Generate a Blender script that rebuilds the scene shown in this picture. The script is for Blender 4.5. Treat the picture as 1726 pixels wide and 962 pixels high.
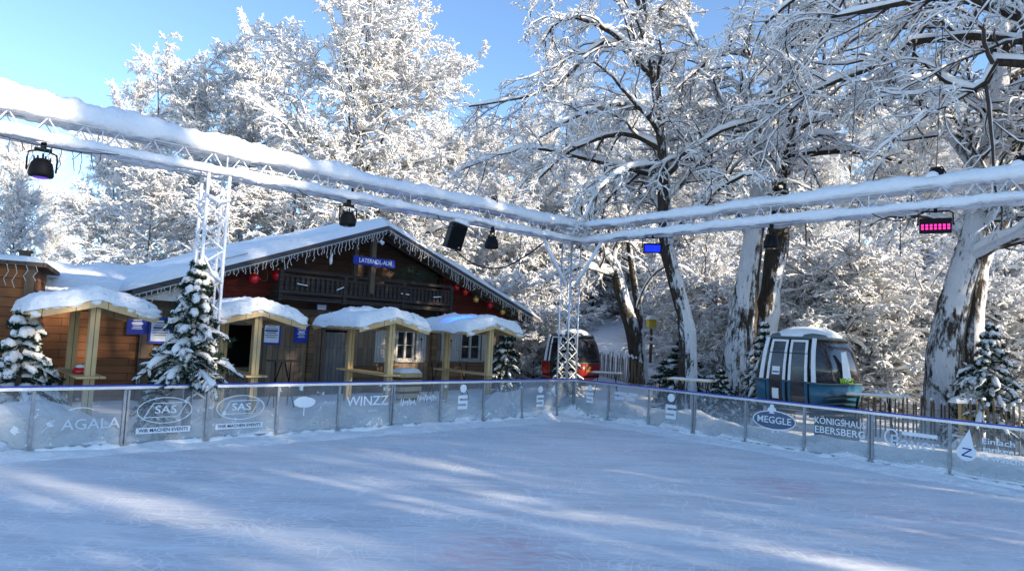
import bpy, bmesh, math, random
import numpy as np
from mathutils import Vector, Matrix, noise
R_=math.radians
random.seed(7)
for o in list(bpy.data.objects): bpy.data.objects.remove(o)
S=bpy.context.scene; COL=S.collection

# ------------------------------------------------------------------ camera, sky, sun, exposure
PITCH,ROLL,CAMH=.074,.0462,2.3
cd=bpy.data.cameras.new('camera'); cam=bpy.data.objects.new('camera',cd); COL.objects.link(cam); S.camera=cam
cd.sensor_width=36; cd.lens=1123.5/1726*36; cd.clip_start=.1; cd.clip_end=2000
X0=Vector((1,0,0)); Y0=Vector((0,-math.sin(PITCH),math.cos(PITCH))); F0=Vector((0,math.cos(PITCH),math.sin(PITCH)))
rt=math.cos(ROLL)*X0+math.sin(ROLL)*Y0; up=-math.sin(ROLL)*X0+math.cos(ROLL)*Y0
cam.matrix_world=Matrix(((rt.x,up.x,-F0.x,0),(rt.y,up.y,-F0.y,0),(rt.z,up.z,-F0.z,CAMH),(0,0,0,1)))
SUN_EL=R_(21); SUN_AZ=R_(119)           # clockwise from +Y
W=bpy.data.worlds.new('World'); S.world=W; W.use_nodes=True
nt=W.node_tree; nt.nodes.clear()
sk=nt.nodes.new('ShaderNodeTexSky'); sk.sky_type='NISHITA'; sk.sun_disc=False
sk.sun_elevation=SUN_EL; sk.sun_rotation=SUN_AZ; sk.altitude=600; sk.air_density=1.0; sk.dust_density=.0; sk.ozone_density=3.4
bg=nt.nodes.new('ShaderNodeBackground'); bg.inputs[1].default_value=.135
ow=nt.nodes.new('ShaderNodeOutputWorld'); nt.links.new(sk.outputs[0],bg.inputs[0]); nt.links.new(bg.outputs[0],ow.inputs[0])
sl=bpy.data.lights.new('sun','SUN'); sl.energy=3.5; sl.angle=R_(.55); sl.color=(1,.86,.66)
so=bpy.data.objects.new('sun',sl); COL.objects.link(so)
sd=Vector((math.sin(SUN_AZ)*math.cos(SUN_EL),math.cos(SUN_AZ)*math.cos(SUN_EL),math.sin(SUN_EL)))
so.rotation_euler=sd.to_track_quat('Z','Y').to_euler(); so.location=sd*60
S.view_settings.view_transform='Standard'; S.view_settings.look='None'; S.view_settings.gamma=1; S.view_settings.use_curve_mapping=False
S.view_settings.exposure=1.27
S.render.engine='CYCLES'
S.cycles.max_bounces=6; S.cycles.transparent_max_bounces=12; S.cycles.diffuse_bounces=3

def ray(px,py):
    U=(px-863)/1123.5; V=(481-py)/1123.5; c,s=math.cos(ROLL),math.sin(ROLL)
    u=c*U-s*V; v=s*U+c*V
    return Vector((u,math.cos(PITCH)-math.sin(PITCH)*v,math.sin(PITCH)+math.cos(PITCH)*v))
def spot(px,py,Y):
    r=ray(px,py); return Vector((0,0,CAMH))+r*(Y/r.y)

# ------------------------------------------------------------------ materials
def newmat(n):
    m=bpy.data.materials.new(n); m.use_nodes=True; nt=m.node_tree; return m,nt,nt.nodes['Principled BSDF']
def N(nt,t,**k):
    n=nt.nodes.new(t)
    for a,b in k.items(): setattr(n,a,b)
    return n
def L(nt,a,b): nt.links.new(a,b)
def coords(nt,scale=(1,1,1),rot=(0,0,0),kind='Object'):
    tc=N(nt,'ShaderNodeTexCoord'); mp=N(nt,'ShaderNodeMapping'); mp.inputs['Scale'].default_value=scale; mp.inputs['Rotation'].default_value=rot
    L(nt,tc.outputs[kind],mp.inputs[0]); return mp.outputs[0]
def noise_n(nt,vec,scale,detail=4,rough=.6,dist=0):
    n=N(nt,'ShaderNodeTexNoise'); n.inputs['Scale'].default_value=scale; n.inputs['Detail'].default_value=detail
    n.inputs['Roughness'].default_value=rough; n.inputs['Distortion'].default_value=dist; L(nt,vec,n.inputs['Vector']); return n.outputs['Fac']
def ramp(nt,f,pts):
    r=N(nt,'ShaderNodeValToRGB'); e=r.color_ramp.elements
    while len(e)<len(pts): e.new(.5)
    for i,(p,c) in enumerate(pts):
        e[i].position=p; e[i].color=(*c,1) if len(c)==3 else c
    L(nt,f,r.inputs[0]); return r.outputs[0]
def g(v): return (v,v,v)
def mixc(nt,f,a,b,mode='MIX'):
    m=N(nt,'ShaderNodeMix',data_type='RGBA',blend_type=mode)
    if isinstance(f,(int,float)): m.inputs[0].default_value=f
    else: L(nt,f,m.inputs[0])
    for s,i in((a,6),(b,7)):
        if isinstance(s,tuple): m.inputs[i].default_value=(*s,1)
        else: L(nt,s,m.inputs[i])
    return m.outputs[2]
def math_n(nt,op,a,b=0):
    m=N(nt,'ShaderNodeMath',operation=op)
    for s,i in((a,0),(b,1)):
        if isinstance(s,(int,float)): m.inputs[i].default_value=s
        else: L(nt,s,m.inputs[i])
    return m.outputs[0]
def bump(nt,b,h,st=.3,dist=.02):
    n=N(nt,'ShaderNodeBump'); n.inputs['Strength'].default_value=st; n.inputs['Distance'].default_value=dist
    L(nt,h,n.inputs['Height']); L(nt,n.outputs[0],b.inputs['Normal'])
def simple(n,c,rough=.6,metal=0,vary=.15,scale=8,bmp=.15,spec=.3):
    m,nt,b=newmat(n); v=coords(nt); f=noise_n(nt,v,scale)
    lo=tuple(x*(1-vary) for x in c); hi=tuple(min(1,x*(1+vary)) for x in c)
    L(nt,ramp(nt,f,[(.3,lo),(.7,hi)]),b.inputs['Base Color'])
    b.inputs['Roughness'].default_value=rough; b.inputs['Metallic'].default_value=metal; b.inputs['Specular IOR Level'].default_value=spec
    if bmp: bump(nt,b,noise_n(nt,v,scale*4),bmp,.01)
    return m
def snow_mat(n,c=(.86,.87,.88),sc=9,st=.6,dist=.06):
    m,nt,b=newmat(n); v=coords(nt)
    f=noise_n(nt,v,sc,5,.6)
    L(nt,ramp(nt,f,[(.3,tuple(x*.96 for x in c)),(.7,c)]),b.inputs['Base Color'])
    b.inputs['Roughness'].default_value=.75; b.inputs['Specular IOR Level'].default_value=.15
    if st: bump(nt,b,f,st,dist)
    return m
SNOW=snow_mat('snow'); SNOWG=snow_mat('snow_ground',sc=3.5,st=.9,dist=.12)
m,nt,b=newmat('snow_on_twigs'); b.inputs['Base Color'].default_value=(.80,.79,.78,1); b.inputs['Roughness'].default_value=.9; b.inputs['Specular IOR Level'].default_value=.05; SNOWT=m
m,nt,b=newmat('twig_bark'); b.inputs['Base Color'].default_value=(.055,.042,.034,1); b.inputs['Roughness'].default_value=.95; TWIG=m
def bark_mat(n,cov,bark=((.035,.027,.021),(.10,.08,.062)),sc=1.1,foot=0,wind=None):
    m,nt,b=newmat(n); v=coords(nt,(1,1,.45)); v2=coords(nt,(1,1,.16))
    bk=ramp(nt,noise_n(nt,v2,14,6,.7),[(.3,bark[0]),(.7,bark[1])])
    f=math_n(nt,'ADD',math_n(nt,'MULTIPLY',noise_n(nt,v,sc,6,.7,.8),.62),math_n(nt,'MULTIPLY',noise_n(nt,coords(nt,(1,1,.35)),9,6,.8),.38))
    if wind:
        gn=N(nt,'ShaderNodeNewGeometry'); dt=N(nt,'ShaderNodeVectorMath',operation='DOT_PRODUCT'); L(nt,gn.outputs['True Normal'],dt.inputs[0]); dt.inputs[1].default_value=wind; f=math_n(nt,'ADD',f,math_n(nt,'MULTIPLY',dt.outputs['Value'],.13))
    if foot:
        sp_=N(nt,'ShaderNodeSeparateXYZ'); L(nt,v,sp_.inputs[0]); mr=N(nt,'ShaderNodeMapRange'); mr.inputs[1].default_value=foot*.45; mr.inputs[2].default_value=foot*.2; mr.inputs[3].default_value=0; mr.inputs[4].default_value=.13; L(nt,sp_.outputs[2],mr.inputs[0]); f=math_n(nt,'ADD',f,mr.outputs[0])
    lo=.5-(cov-.5)*.55
    msk=ramp(nt,f,[(max(.02,lo-.03),g(0)),(lo+.02,g(1))])
    L(nt,mixc(nt,msk,bk,(.84,.85,.87)),b.inputs['Base Color']); b.inputs['Roughness'].default_value=.9; b.inputs['Specular IOR Level'].default_value=.1
    h=math_n(nt,'ADD',math_n(nt,'MULTIPLY',msk,1.2),math_n(nt,'ADD',math_n(nt,'MULTIPLY',noise_n(nt,v2,16,6,.75),1.6),math_n(nt,'MULTIPLY',noise_n(nt,v,5,5,.7),1.2))); bump(nt,b,h,1.,.06)
    return m
BARK=bark_mat('bark_some_snow',.38,wind=(.9,-.4,0)); BARKW=bark_mat('bark_plastered_with_snow',.40,sc=.9,wind=(-.75,-.65,0)); BARKD=bark_mat('bark_dark',.30,sc=1.6,foot=6,wind=(.9,-.4,0))
def plank_mat(n,c1,c2,ph=.18,vertical=False,rough=.75,length=3.2,grain=.5):
    m,nt,b=newmat(n)
    tc=N(nt,'ShaderNodeTexCoord'); sep=N(nt,'ShaderNodeSeparateXYZ'); L(nt,tc.outputs['Object'],sep.inputs[0])
    cmb=N(nt,'ShaderNodeCombineXYZ')
    hx=math_n(nt,'ADD',sep.outputs[0],sep.outputs[1])
    if vertical: L(nt,sep.outputs[2],cmb.inputs[0]); L(nt,hx,cmb.inputs[1])
    else: L(nt,hx,cmb.inputs[0]); L(nt,sep.outputs[2],cmb.inputs[1])
    br=N(nt,'ShaderNodeTexBrick'); br.inputs['Scale'].default_value=1; br.inputs['Brick Width'].default_value=length; br.inputs['Row Height'].default_value=ph
    br.inputs['Mortar Size'].default_value=.006; br.inputs['Mortar Smooth'].default_value=.3; br.inputs['Bias'].default_value=0
    br.inputs['Color1'].default_value=(*c1,1); br.inputs['Color2'].default_value=(*c2,1); br.inputs['Mortar'].default_value=(c1[0]*.12,c1[1]*.12,c1[2]*.12,1)
    L(nt,cmb.outputs[0],br.inputs[0])
    mp=N(nt,'ShaderNodeMapping'); mp.inputs['Scale'].default_value=(1.2,18,1); L(nt,cmb.outputs[0],mp.inputs[0])
    gr=noise_n(nt,mp.outputs[0],2.2,6,.65,.5)
    big=noise_n(nt,cmb.outputs[0],1.1,3)
    c=mixc(nt,grain,br.outputs['Color'],ramp(nt,gr,[(.3,g(.35)),(.7,g(1))]),'MULTIPLY')
    c=mixc(nt,.5,c,ramp(nt,big,[(.3,g(.5)),(.7,g(1.0))]),'MULTIPLY')
    L(nt,c,b.inputs['Base Color']); b.inputs['Roughness'].default_value=rough; b.inputs['Specular IOR Level'].default_value=.2
    h=math_n(nt,'ADD',math_n(nt,'MULTIPLY',gr,.25),math_n(nt,'SUBTRACT',1,br.outputs['Fac'])); bump(nt,b,h,.7,.015)
    return m
PLANK_RED=plank_mat('planks_red_brown',(.36,.15,.06),(.24,.095,.04),.2)
PLANK_GREY=plank_mat('planks_weathered',(.27,.19,.12),(.17,.125,.09),.19,True)
PLANK_LOW=plank_mat('planks_brown_low',(.26,.15,.075),(.15,.09,.05),.2)
PLANK_DARK=plank_mat('planks_dark',(.10,.058,.038),(.065,.04,.028),.2)
PLANK_RED2=plank_mat('planks_painted_red',(.17,.028,.018),(.11,.02,.014),.2)
BALC=plank_mat('balcony_wood',(.075,.062,.055),(.05,.042,.04),.12)
SHUT=plank_mat('shutter_wood',(.52,.49,.45),(.46,.43,.39),.12,True,grain=.3)
PINE=plank_mat('pine_timber',(.72,.52,.27),(.66,.46,.23),.5,True,.6,6,.28)
OLDW=plank_mat('aged_beam',(.17,.12,.085),(.13,.095,.07),.3,True)
BOARDS=plank_mat('fence_wood',(.42,.31,.19),(.26,.19,.13),.05,True)
ALU=simple('aluminium',(.62,.64,.67),.38,.85,.1,20,.05,.5); ALUI=simple('frosted_aluminium',(.72,.75,.80),.6,.25,.15,14,.3)
POST=simple('galvanised_post',(.30,.32,.35),.5,.5,.25,9,.2)
BLUE=simple('blue_rail',(.015,.05,.42),.4,0,.15,6,.05,.5)
BLACK=simple('black_plastic',(.006,.006,.008),.6,0,.2,20,.1,.2)
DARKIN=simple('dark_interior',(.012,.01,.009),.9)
SIGNB=simple('blue_sign',(.012,.035,.30),.5,0,.05); PAPER=simple('paper_grey',(.62,.66,.72),.7,0,.06); WHITE=simple('white_paint',(.78,.79,.8),.55,0,.06)
INK=simple('printed_ink',(.03,.04,.12),.7); INKL=simple('pale_lettering',(.80,.84,.88),.7,0,.03,6,0)
INKF=simple('faint_lettering',(.60,.65,.72),.8,0,.03,6,0)
RED=simple('red_bauble',(.55,.012,.02),.25,.1,.05,5,0,.6); GOLD=simple('gold_bauble',(.75,.5,.15),.3,.6,.05,5,0,.6)
TEAL=simple('teal_lacquer',(.02,.10,.16),.3,0,.1,4,.03,.5); GRED=simple('red_lacquer',(.33,.02,.015),.35,0,.12,4,.03,.5)
GREYG=simple('grey_gondola_shell',(.10,.12,.12),.4,0,.15,5,.03,.5)
YEL=simple('yellow_paint',(.6,.45,.06),.6); LIME=simple('lime_lettering',(.35,.6,.05),.6,0,.05)
ICICLE=simple('string_light_cord',(.62,.60,.56),.5,0,.2,20,0)
CABLE=simple('black_cable',(.02,.02,.025),.6); ORG=simple('orange_panel',(.22,.11,.04),.8,0,.15,8,.1,.1)
BALCSNOW=snow_mat('snow_crust',(.8,.82,.85))
m,nt,b=newmat('dark_window_glass'); b.inputs['Base Color'].default_value=(.012,.014,.016,1); b.inputs['Roughness'].default_value=.06; b.inputs['Specular IOR Level'].default_value=.7; WGL=m
m,nt,b=newmat('gondola_glass'); v=coords(nt); L(nt,ramp(nt,noise_n(nt,v,1.7,3),[(.35,(.012,.012,.014)),(.7,(.06,.05,.05))]),b.inputs['Base Color']); b.inputs['Roughness'].default_value=.12; b.inputs['Specular IOR Level'].default_value=.7; GGL=m
def glass_mat():
    m,nt,b=newmat('frosted_rink_glass'); out=nt.nodes['Material Output']
    tr=N(nt,'ShaderNodeBsdfTransparent'); tr.inputs[0].default_value=(.93,.95,.96,1)
    gl=N(nt,'ShaderNodeBsdfGlossy'); gl.inputs['Roughness'].default_value=.08; gl.inputs[0].default_value=(.8,.85,.9,1)
    df=N(nt,'ShaderNodeBsdfDiffuse'); df.inputs[0].default_value=(.8,.84,.88,1)
    tc=N(nt,'ShaderNodeTexCoord'); geo=N(nt,'ShaderNodeNewGeometry')
    f=noise_n(nt,geo.outputs['Position'],1.3,5,.6,.3); f2=noise_n(nt,geo.outputs['Position'],7,4,.6)
    sep=N(nt,'ShaderNodeSeparateXYZ'); L(nt,tc.outputs['Object'],sep.inputs[0])
    low=N(nt,'ShaderNodeMapRange'); low.inputs[1].default_value=.1; low.inputs[2].default_value=.9; low.inputs[3].default_value=.46; low.inputs[4].default_value=.08; L(nt,sep.outputs[2],low.inputs[0])
    haze=math_n(nt,'MULTIPLY',ramp(nt,f,[(.35,g(.35)),(.65,g(1))]),low.outputs[0])
    stuck=ramp(nt,math_n(nt,'ADD',math_n(nt,'MULTIPLY',f2,.6),math_n(nt,'MULTIPLY',f,.5)),[(.655,g(0)),(.685,g(.85))])
    fac=math_n(nt,'MAXIMUM',haze,stuck)
    fr=N(nt,'ShaderNodeFresnel'); fr.inputs[0].default_value=1.45
    m1=N(nt,'ShaderNodeMixShader'); L(nt,math_n(nt,'MULTIPLY',fr.outputs[0],.8),m1.inputs[0]); L(nt,tr.outputs[0],m1.inputs[1]); L(nt,gl.outputs[0],m1.inputs[2])
    m2=N(nt,'ShaderNodeMixShader'); L(nt,fac,m2.inputs[0]); L(nt,m1.outputs[0],m2.inputs[1]); L(nt,df.outputs[0],m2.inputs[2])
    L(nt,m2.outputs[0],out.inputs[0]); return m
GLASS=glass_mat()
def emis(n,c,s):
    m,nt,b=newmat(n); b.inputs['Base Color'].default_value=(0,0,0,1); b.inputs['Emission Color'].default_value=(*c,1); b.inputs['Emission Strength'].default_value=s; return m
EBLUE=emis('blue_led',(0,.015,1),.9); EPINK=emis('pink_led',(1,.03,.35),.9); EVIO=emis('violet_led',(.12,.03,.5),.5)

# ------------------------------------------------------------------ mesh helpers
def tag(o,label=None,cat=None,group=None,kind=None):
    for k,v in(('label',label),('category',cat),('group',group),('kind',kind)):
        if v: o[k]=v
    return o
def empty(name,loc=(0,0,0),rz=0,label=None,cat=None,group=None):
    o=bpy.data.objects.new(name,None); COL.objects.link(o); o.location=loc; o.rotation_euler=(0,0,rz); o.empty_display_size=.2
    return tag(o,label,cat,group)
def link(name,me,mat,parent=None,smooth=False):
    o=bpy.data.objects.new(name,me); COL.objects.link(o); me.materials.append(mat)
    if parent: o.parent=parent
    if smooth: me.shade_smooth()
    return o
def np_mesh(name,V,F):
    V=np.asarray(V,np.float32).reshape(-1,3); me=bpy.data.meshes.new(name); me.vertices.add(len(V)); me.vertices.foreach_set('co',V.ravel())
    F=np.asarray(F,np.int32); k=F.shape[1]; me.loops.add(F.size); me.loops.foreach_set('vertex_index',F.ravel())
    me.polygons.add(len(F)); me.polygons.foreach_set('loop_start',np.arange(0,F.size,k,dtype=np.int32)); me.polygons.foreach_set('loop_total',np.full(len(F),k,np.int32))
    me.update(calc_edges=True); return me
class MB:
    def __init__(s): s.V=[]; s.F=[]
    def add(s,V,F):
        n=len(s.V); s.V+= [tuple(v) for v in V]; s.F+=[tuple(i+n for i in f) for f in F]; return s
    def box(s,c,d,rz=0,ry=0,rx=0,M=None):
        hx,hy,hz=d[0]/2,d[1]/2,d[2]/2
        vs=[Vector((x,y,z)) for z in(-hz,hz) for x,y in((-hx,-hy),(hx,-hy),(hx,hy),(-hx,hy))]
        R=Matrix.Rotation(rz,3,'Z')@Matrix.Rotation(ry,3,'Y')@Matrix.Rotation(rx,3,'X')
        return s.add([Vector(c)+R@v for v in vs],[(0,3,2,1),(4,5,6,7),(0,1,5,4),(1,2,6,5),(2,3,7,6),(3,0,4,7)])
    def bar(s,a,b,w,h=None,up=(0,0,1)):
        a,b=Vector(a),Vector(b); h=h or w; t=(b-a).normalized(); u=Vector(up)
        if abs(t.dot(u))>.95: u=Vector((1,0,0))
        sx=t.cross(u).normalized()*w/2; sy=sx.cross(t).normalized()*h/2
        vs=[a-sx-sy,a+sx-sy,a+sx+sy,a-sx+sy,b-sx-sy,b+sx-sy,b+sx+sy,b-sx+sy]
        return s.add(vs,[(0,1,2,3),(4,7,6,5),(0,4,5,1),(1,5,6,2),(2,6,7,3),(3,7,4,0)])
    def tube(s,pts,r,n=8,cap=True):
        pts=[Vector(p) for p in pts]; k=len(pts); r=r if isinstance(r,(list,tuple)) else [r]*k
        V=[]; F=[]
        for i,p in enumerate(pts):
            t=(pts[min(i+1,k-1)]-pts[max(i-1,0)]).normalized(); u=Vector((0,0,1)) if abs(t.z)<.9 else Vector((1,0,0))
            a=t.cross(u).normalized(); b_=a.cross(t)
            for j in range(n):
                q=2*math.pi*j/n; V.append(p+(a*math.cos(q)+b_*math.sin(q))*r[i])
        for i in range(k-1):
            for j in range(n): F.append((i*n+j,i*n+(j+1)%n,(i+1)*n+(j+1)%n,(i+1)*n+j))
        if cap: F.append(tuple(range(n))[::-1]); F.append(tuple(range((k-1)*n,k*n)))
        return s.add(V,F)
    def ball(s,c,r,n=10,m=7,sc=(1,1,1)):
        V=[];F=[]
        for i in range(m+1):
            t=math.pi*i/m
            for j in range(n):
                q=2*math.pi*j/n; V.append((c[0]+r*sc[0]*math.sin(t)*math.cos(q),c[1]+r*sc[1]*math.sin(t)*math.sin(q),c[2]+r*sc[2]*math.cos(t)))
        for i in range(m):
            for j in range(n): F.append((i*n+j,(i+1)*n+j,(i+1)*n+(j+1)%n,i*n+(j+1)%n))
        return s.add(V,F)
    def prism(s,poly,y0,y1):   # poly in (x,z), extruded along y
        n=len(poly); V=[(p[0],y0,p[1]) for p in poly]+[(p[0],y1,p[1]) for p in poly]
        return s.add(V,[tuple(range(n)),tuple(range(n,2*n))[::-1]]+[(i,i+n,(i+1)%n+n,(i+1)%n) for i in range(n)])
    def build(s,name,mat,parent=None,smooth=False,bev=0):
        me=bpy.data.meshes.new(name); me.from_pydata(s.V,[],s.F); me.update()
        bm=bmesh.new(); bm.from_mesh(me); bmesh.ops.recalc_face_normals(bm,faces=bm.faces); bm.to_mesh(me); bm.free()
        o=link(name,me,mat,parent,smooth)
        if bev:
            md=o.modifiers.new('b','BEVEL'); md.width=bev; md.segments=2; md.limit_method='ANGLE'
        return o
def nz(x,y=0,z=0,s=1.): return noise.noise(Vector((x*s,y*s,z*s+3.3)))
def fbm(x,y,s=1.,o=4): return noise.fractal(Vector((x*s,y*s,1.7)),1.,2.,o)
_tc=[0]
def text(name,body,size,mat,parent,loc,wide=None,rz=0,tilt=0,ext=.003,shear=0):
    c=bpy.data.curves.new(name,'FONT'); c.body=body; c.size=size; c.align_x='CENTER'; c.align_y='CENTER'; c.extrude=ext; c.resolution_u=3; c.shear=shear; c.offset=.006*size
    t=bpy.data.objects.new('tmp',c); COL.objects.link(t); bpy.context.view_layer.update()
    me=bpy.data.meshes.new_from_object(t.evaluated_get(bpy.context.evaluated_depsgraph_get())); bpy.data.objects.remove(t)
    xs=[v.co.x for v in me.vertices]
    sx=wide/(max(xs)-min(xs)) if wide else 1
    me.transform(Matrix.Rotation(R_(90),4,'X')@Matrix.Rotation(tilt,4,'Z')@Matrix.Scale(sx,4,(1,0,0)))
    o=link(name,me,mat,parent); o.location=loc; o.rotation_euler=(0,0,rz); return o
def slab(P,nu,nv,top,name,mat,parent=None,under=True):
    """P(u,v)->base point; top(u,v)->height above it (0 at the rim). A closed lump of snow."""
    V=[];F=[]
    for i in range(nu+1):
        for j in range(nv+1):
            u,v=i/nu,j/nv; p=Vector(P(u,v)); V.append((p.x,p.y,p.z+top(u,v)))
    n=len(V)
    for i in range(nu+1):
        for j in range(nv+1):
            u,v=i/nu,j/nv; p=Vector(P(u,v)); V.append((p.x,p.y,p.z-.004))
    w=nv+1
    for i in range(nu):
        for j in range(nv):
            a=i*w+j; F.append((a,a+w,a+w+1,a+1)); F.append((n+a,n+a+1,n+a+w+1,n+a+w))
    rim=[i*w for i in range(nu+1)]+[nu*w+j for j in range(1,nv+1)]+[i*w+nv for i in range(nu-1,-1,-1)]+[j for j in range(nv-1,0,-1)]
    for k in range(len(rim)):
        a,b_=rim[k],rim[(k+1)%len(rim)]; F.append((a,b_,b_+n,a+n))
    return MB().add(V,F).build(name,mat,parent,True)
def edge(u,e=.12):
    d=min(u,1-u)/e
    return 1 if d>=1 else math.sqrt(max(0,1-(1-d)**2))
def copy_thing(o,parent=None):
    c=o.copy(); COL.objects.link(c); c.parent=parent
    for ch in list(o.children): copy_thing(ch,c)
    return c

# ------------------------------------------------------------------ rink frame: corner C, wall directions
C=Vector((1.928,19.488,0)); TH=.7319
dl=Vector((-math.cos(TH),-math.sin(TH),0)); dr=Vector((math.sin(TH),-math.cos(TH),0)); nl=-dr; nr=-dl
RZL=math.atan2(-dl.y,-dl.x); RZR=math.atan2(dr.y,dr.x)
def ab(p): q=Vector(p)-C; return q.dot(dl),q.dot(dr)
def frm(a,b,z=0): v=C+dl*a+dr*b; v.z=z; return v
BR=.9*0+1.352; LO=.687; RO=1.309

def lerp_tab(x,tab):
    if x<=tab[0][0]: return tab[0][1]
    for (x0,y0),(x1,y1) in zip(tab,tab[1:]):
        if x<=x1: t=(x-x0)/(x1-x0); t=t*t*(3-2*t); return y0+(y1-y0)*t
    return tab[-1][1]
BL=[(-2,.3),(0,.55),(1,.72),(2.5,.6),(4,.5),(5.5,.5),(6.3,.55),(7.6,.6),(8.2,.35),(9,.45),(9.8,.1),(11.2,.1),(11.8,.5),(12.6,.72),(14,.68),(18,.6)]
BRt=[(-2,.3),(0,.5),(2,.5),(4,.5),(6,.36),(8,.36),(9.5,.42),(11,.32),(18,.4)]
def ground_z(x,y):
    a,b=ab((x,y,0)); z=.06*fbm(x,y,.35)+.05
    if a>-.03 and b>-.03:
        e=min(a,b)
        z=-.05
        if e<.75:
            w=.66+.3*nz(x*1.1,y*1.1,9)
            t=max(0,1-e/max(.12,w)); z=-.05+t**.7*(.16+.10*nz(x*2.3,y*2.3)+.06*nz(x*9,y*9))
            ce=math.hypot(a,b)
            if ce<.7: z=max(z,.36*(1-ce/.7)**1.4)
        return z
    # snow thrown over the boards
    oa=-b; ob=-a      # outward distances
    if a>-.5 and oa>.05:
        h=lerp_tab(a,BL); d=max(0,oa); pr=1 if d<.75 else max(0,1-(d-.75)/1.1)
        k=h*(pr*pr*(3-2*pr))*(1+.35*nz(x*1.6,y*1.6)+.16*nz(x*5,y*5)); z=max(z,k)
        if a>11: z+= .9*min(1,(a-11)/3)*math.exp(-((oa-2.6)/1.1)**2)*(1+.5*nz(x*1.3,y*1.3,5))
    if b>-.5 and ob>.05:
        h=lerp_tab(b,BRt); d=max(0,ob); pr=1 if d<.6 else max(0,1-(d-.6)/1.0)
        k=h*(pr*pr*(3-2*pr))*(1+.4*nz(x*1.6,y*1.6)+.16*nz(x*5,y*5)); z=max(z,k)
    if y>24:
        wx=1/(1+math.exp(-(x-2.5)*.9)); wx=max(wx,min(1,max(0,(y-36)/14)))
        t=min(1,(y-24)/26); z+=wx*(4.6*t**1.35)*(1+.12*fbm(x,y,.12))+(y>50)*(y-50)*.05
    if x>13 and y<24: z+=min(1,(x-13)/12)*.5
    return z
def build_ground():
    ax=[-320,-220,-150,-100,-70,-50,-40]+list(np.arange(-34,-13,1.0))+list(np.arange(-13,-2.6,.4))+list(np.arange(-2.6,1.3,.075))+list(np.arange(1.3,17,.42))+[18,20,24,30,40,60,90,140,220,320]
    ax=np.array(ax); n=len(ax); V=[];F=[]
    for a in ax:
        for b_ in ax:
            p=C+dl*a+dr*b_; V.append((p.x,p.y,ground_z(p.x,p.y)))
    idx=np.arange(n*n).reshape(n,n)
    F=np.stack([idx[:-1,:-1],idx[1:,:-1],idx[1:,1:],idx[:-1,1:]],-1).reshape(-1,4)
    me=np_mesh('ground',V,F); o=link('ground',me,SNOWG,None,True)
    return tag(o,kind='structure')
GR=build_ground()

# ice
m,nt,b=newmat('skated_ice')
geo=N(nt,'ShaderNodeNewGeometry'); P=geo.outputs['Position']
def mp(rot,sc):
    q=N(nt,'ShaderNodeMapping'); q.inputs['Rotation'].default_value=(0,0,rot); q.inputs['Scale'].default_value=sc; L(nt,P,q.inputs[0]); return q.outputs[0]
big=noise_n(nt,mp(.12,(.30,1.5,1)),1.1,7,.68,.9)
s1=noise_n(nt,mp(.35,(.5,9,1)),2.1,6,.7,.7); s2=noise_n(nt,mp(-.5,(.6,11,1)),2.4,6,.7,.9); s3=noise_n(nt,mp(1.2,(.5,10,1)),2.2,5,.7,.6)
fine=noise_n(nt,P,38,4,.7)
def cuts(rot,sc,n,wd):
    f_=noise_n(nt,mp(rot,sc),n,1.5,.4,.25); d_=math_n(nt,'ABSOLUTE',math_n(nt,'SUBTRACT',math_n(nt,'FRACT',math_n(nt,'MULTIPLY',f_,26)),.5))
    return ramp(nt,d_,[(0,g(1)),(wd,g(0))])
ct=math_n(nt,'MAXIMUM',cuts(.2,(.5,1.6,1),.8,.13),math_n(nt,'MAXIMUM',cuts(-.6,(.5,1.8,1),.9,.12),cuts(1.0,(1.3,.6,1),.8,.11)))
w1=ramp(nt,s1,[(.50,g(0)),(.62,g(1))]); w2=ramp(nt,s2,[(.52,g(0)),(.63,g(1))]); w3=ramp(nt,s3,[(.53,g(0)),(.64,g(1))])
scr=math_n(nt,'MAXIMUM',w1,math_n(nt,'MAXIMUM',w2,w3))
base=ramp(nt,big,[(.32,(.47,.49,.53)),(.5,(.66,.67,.70)),(.68,(.86,.86,.86))])
c=mixc(nt,math_n(nt,'MULTIPLY',scr,.6),base,(.88,.89,.91))
c=mixc(nt,math_n(nt,'MULTIPLY',ramp(nt,fine,[(.52,g(0)),(.68,g(1))]),.4),c,(.88,.89,.91))
c=mixc(nt,math_n(nt,'MULTIPLY',ct,ramp(nt,noise_n(nt,P,.8,3),[(.42,g(.35)),(.6,g(.95))])),c,(.95,.95,.95))
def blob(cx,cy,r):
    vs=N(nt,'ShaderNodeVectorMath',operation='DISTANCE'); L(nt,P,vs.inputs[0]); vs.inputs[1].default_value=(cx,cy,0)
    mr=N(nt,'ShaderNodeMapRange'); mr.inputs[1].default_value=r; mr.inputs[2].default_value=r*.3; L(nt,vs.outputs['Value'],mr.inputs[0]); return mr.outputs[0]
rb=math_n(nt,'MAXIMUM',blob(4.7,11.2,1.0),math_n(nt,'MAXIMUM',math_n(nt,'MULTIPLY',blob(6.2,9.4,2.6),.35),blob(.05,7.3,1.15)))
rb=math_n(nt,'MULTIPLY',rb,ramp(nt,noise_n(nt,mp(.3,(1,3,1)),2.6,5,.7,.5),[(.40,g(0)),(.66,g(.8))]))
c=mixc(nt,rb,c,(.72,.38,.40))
L(nt,c,b.inputs['Base Color']); b.inputs['Specular IOR Level'].default_value=.45
L(nt,ramp(nt,math_n(nt,'ADD',math_n(nt,'MULTIPLY',scr,.5),math_n(nt,'MULTIPLY',big,.5)),[(.2,g(.34)),(.8,g(.7))]),b.inputs['Roughness'])
bump(nt,b,math_n(nt,'ADD',scr,math_n(nt,'MULTIPLY',fine,.6)),.35,.006)
ICE=m
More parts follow.
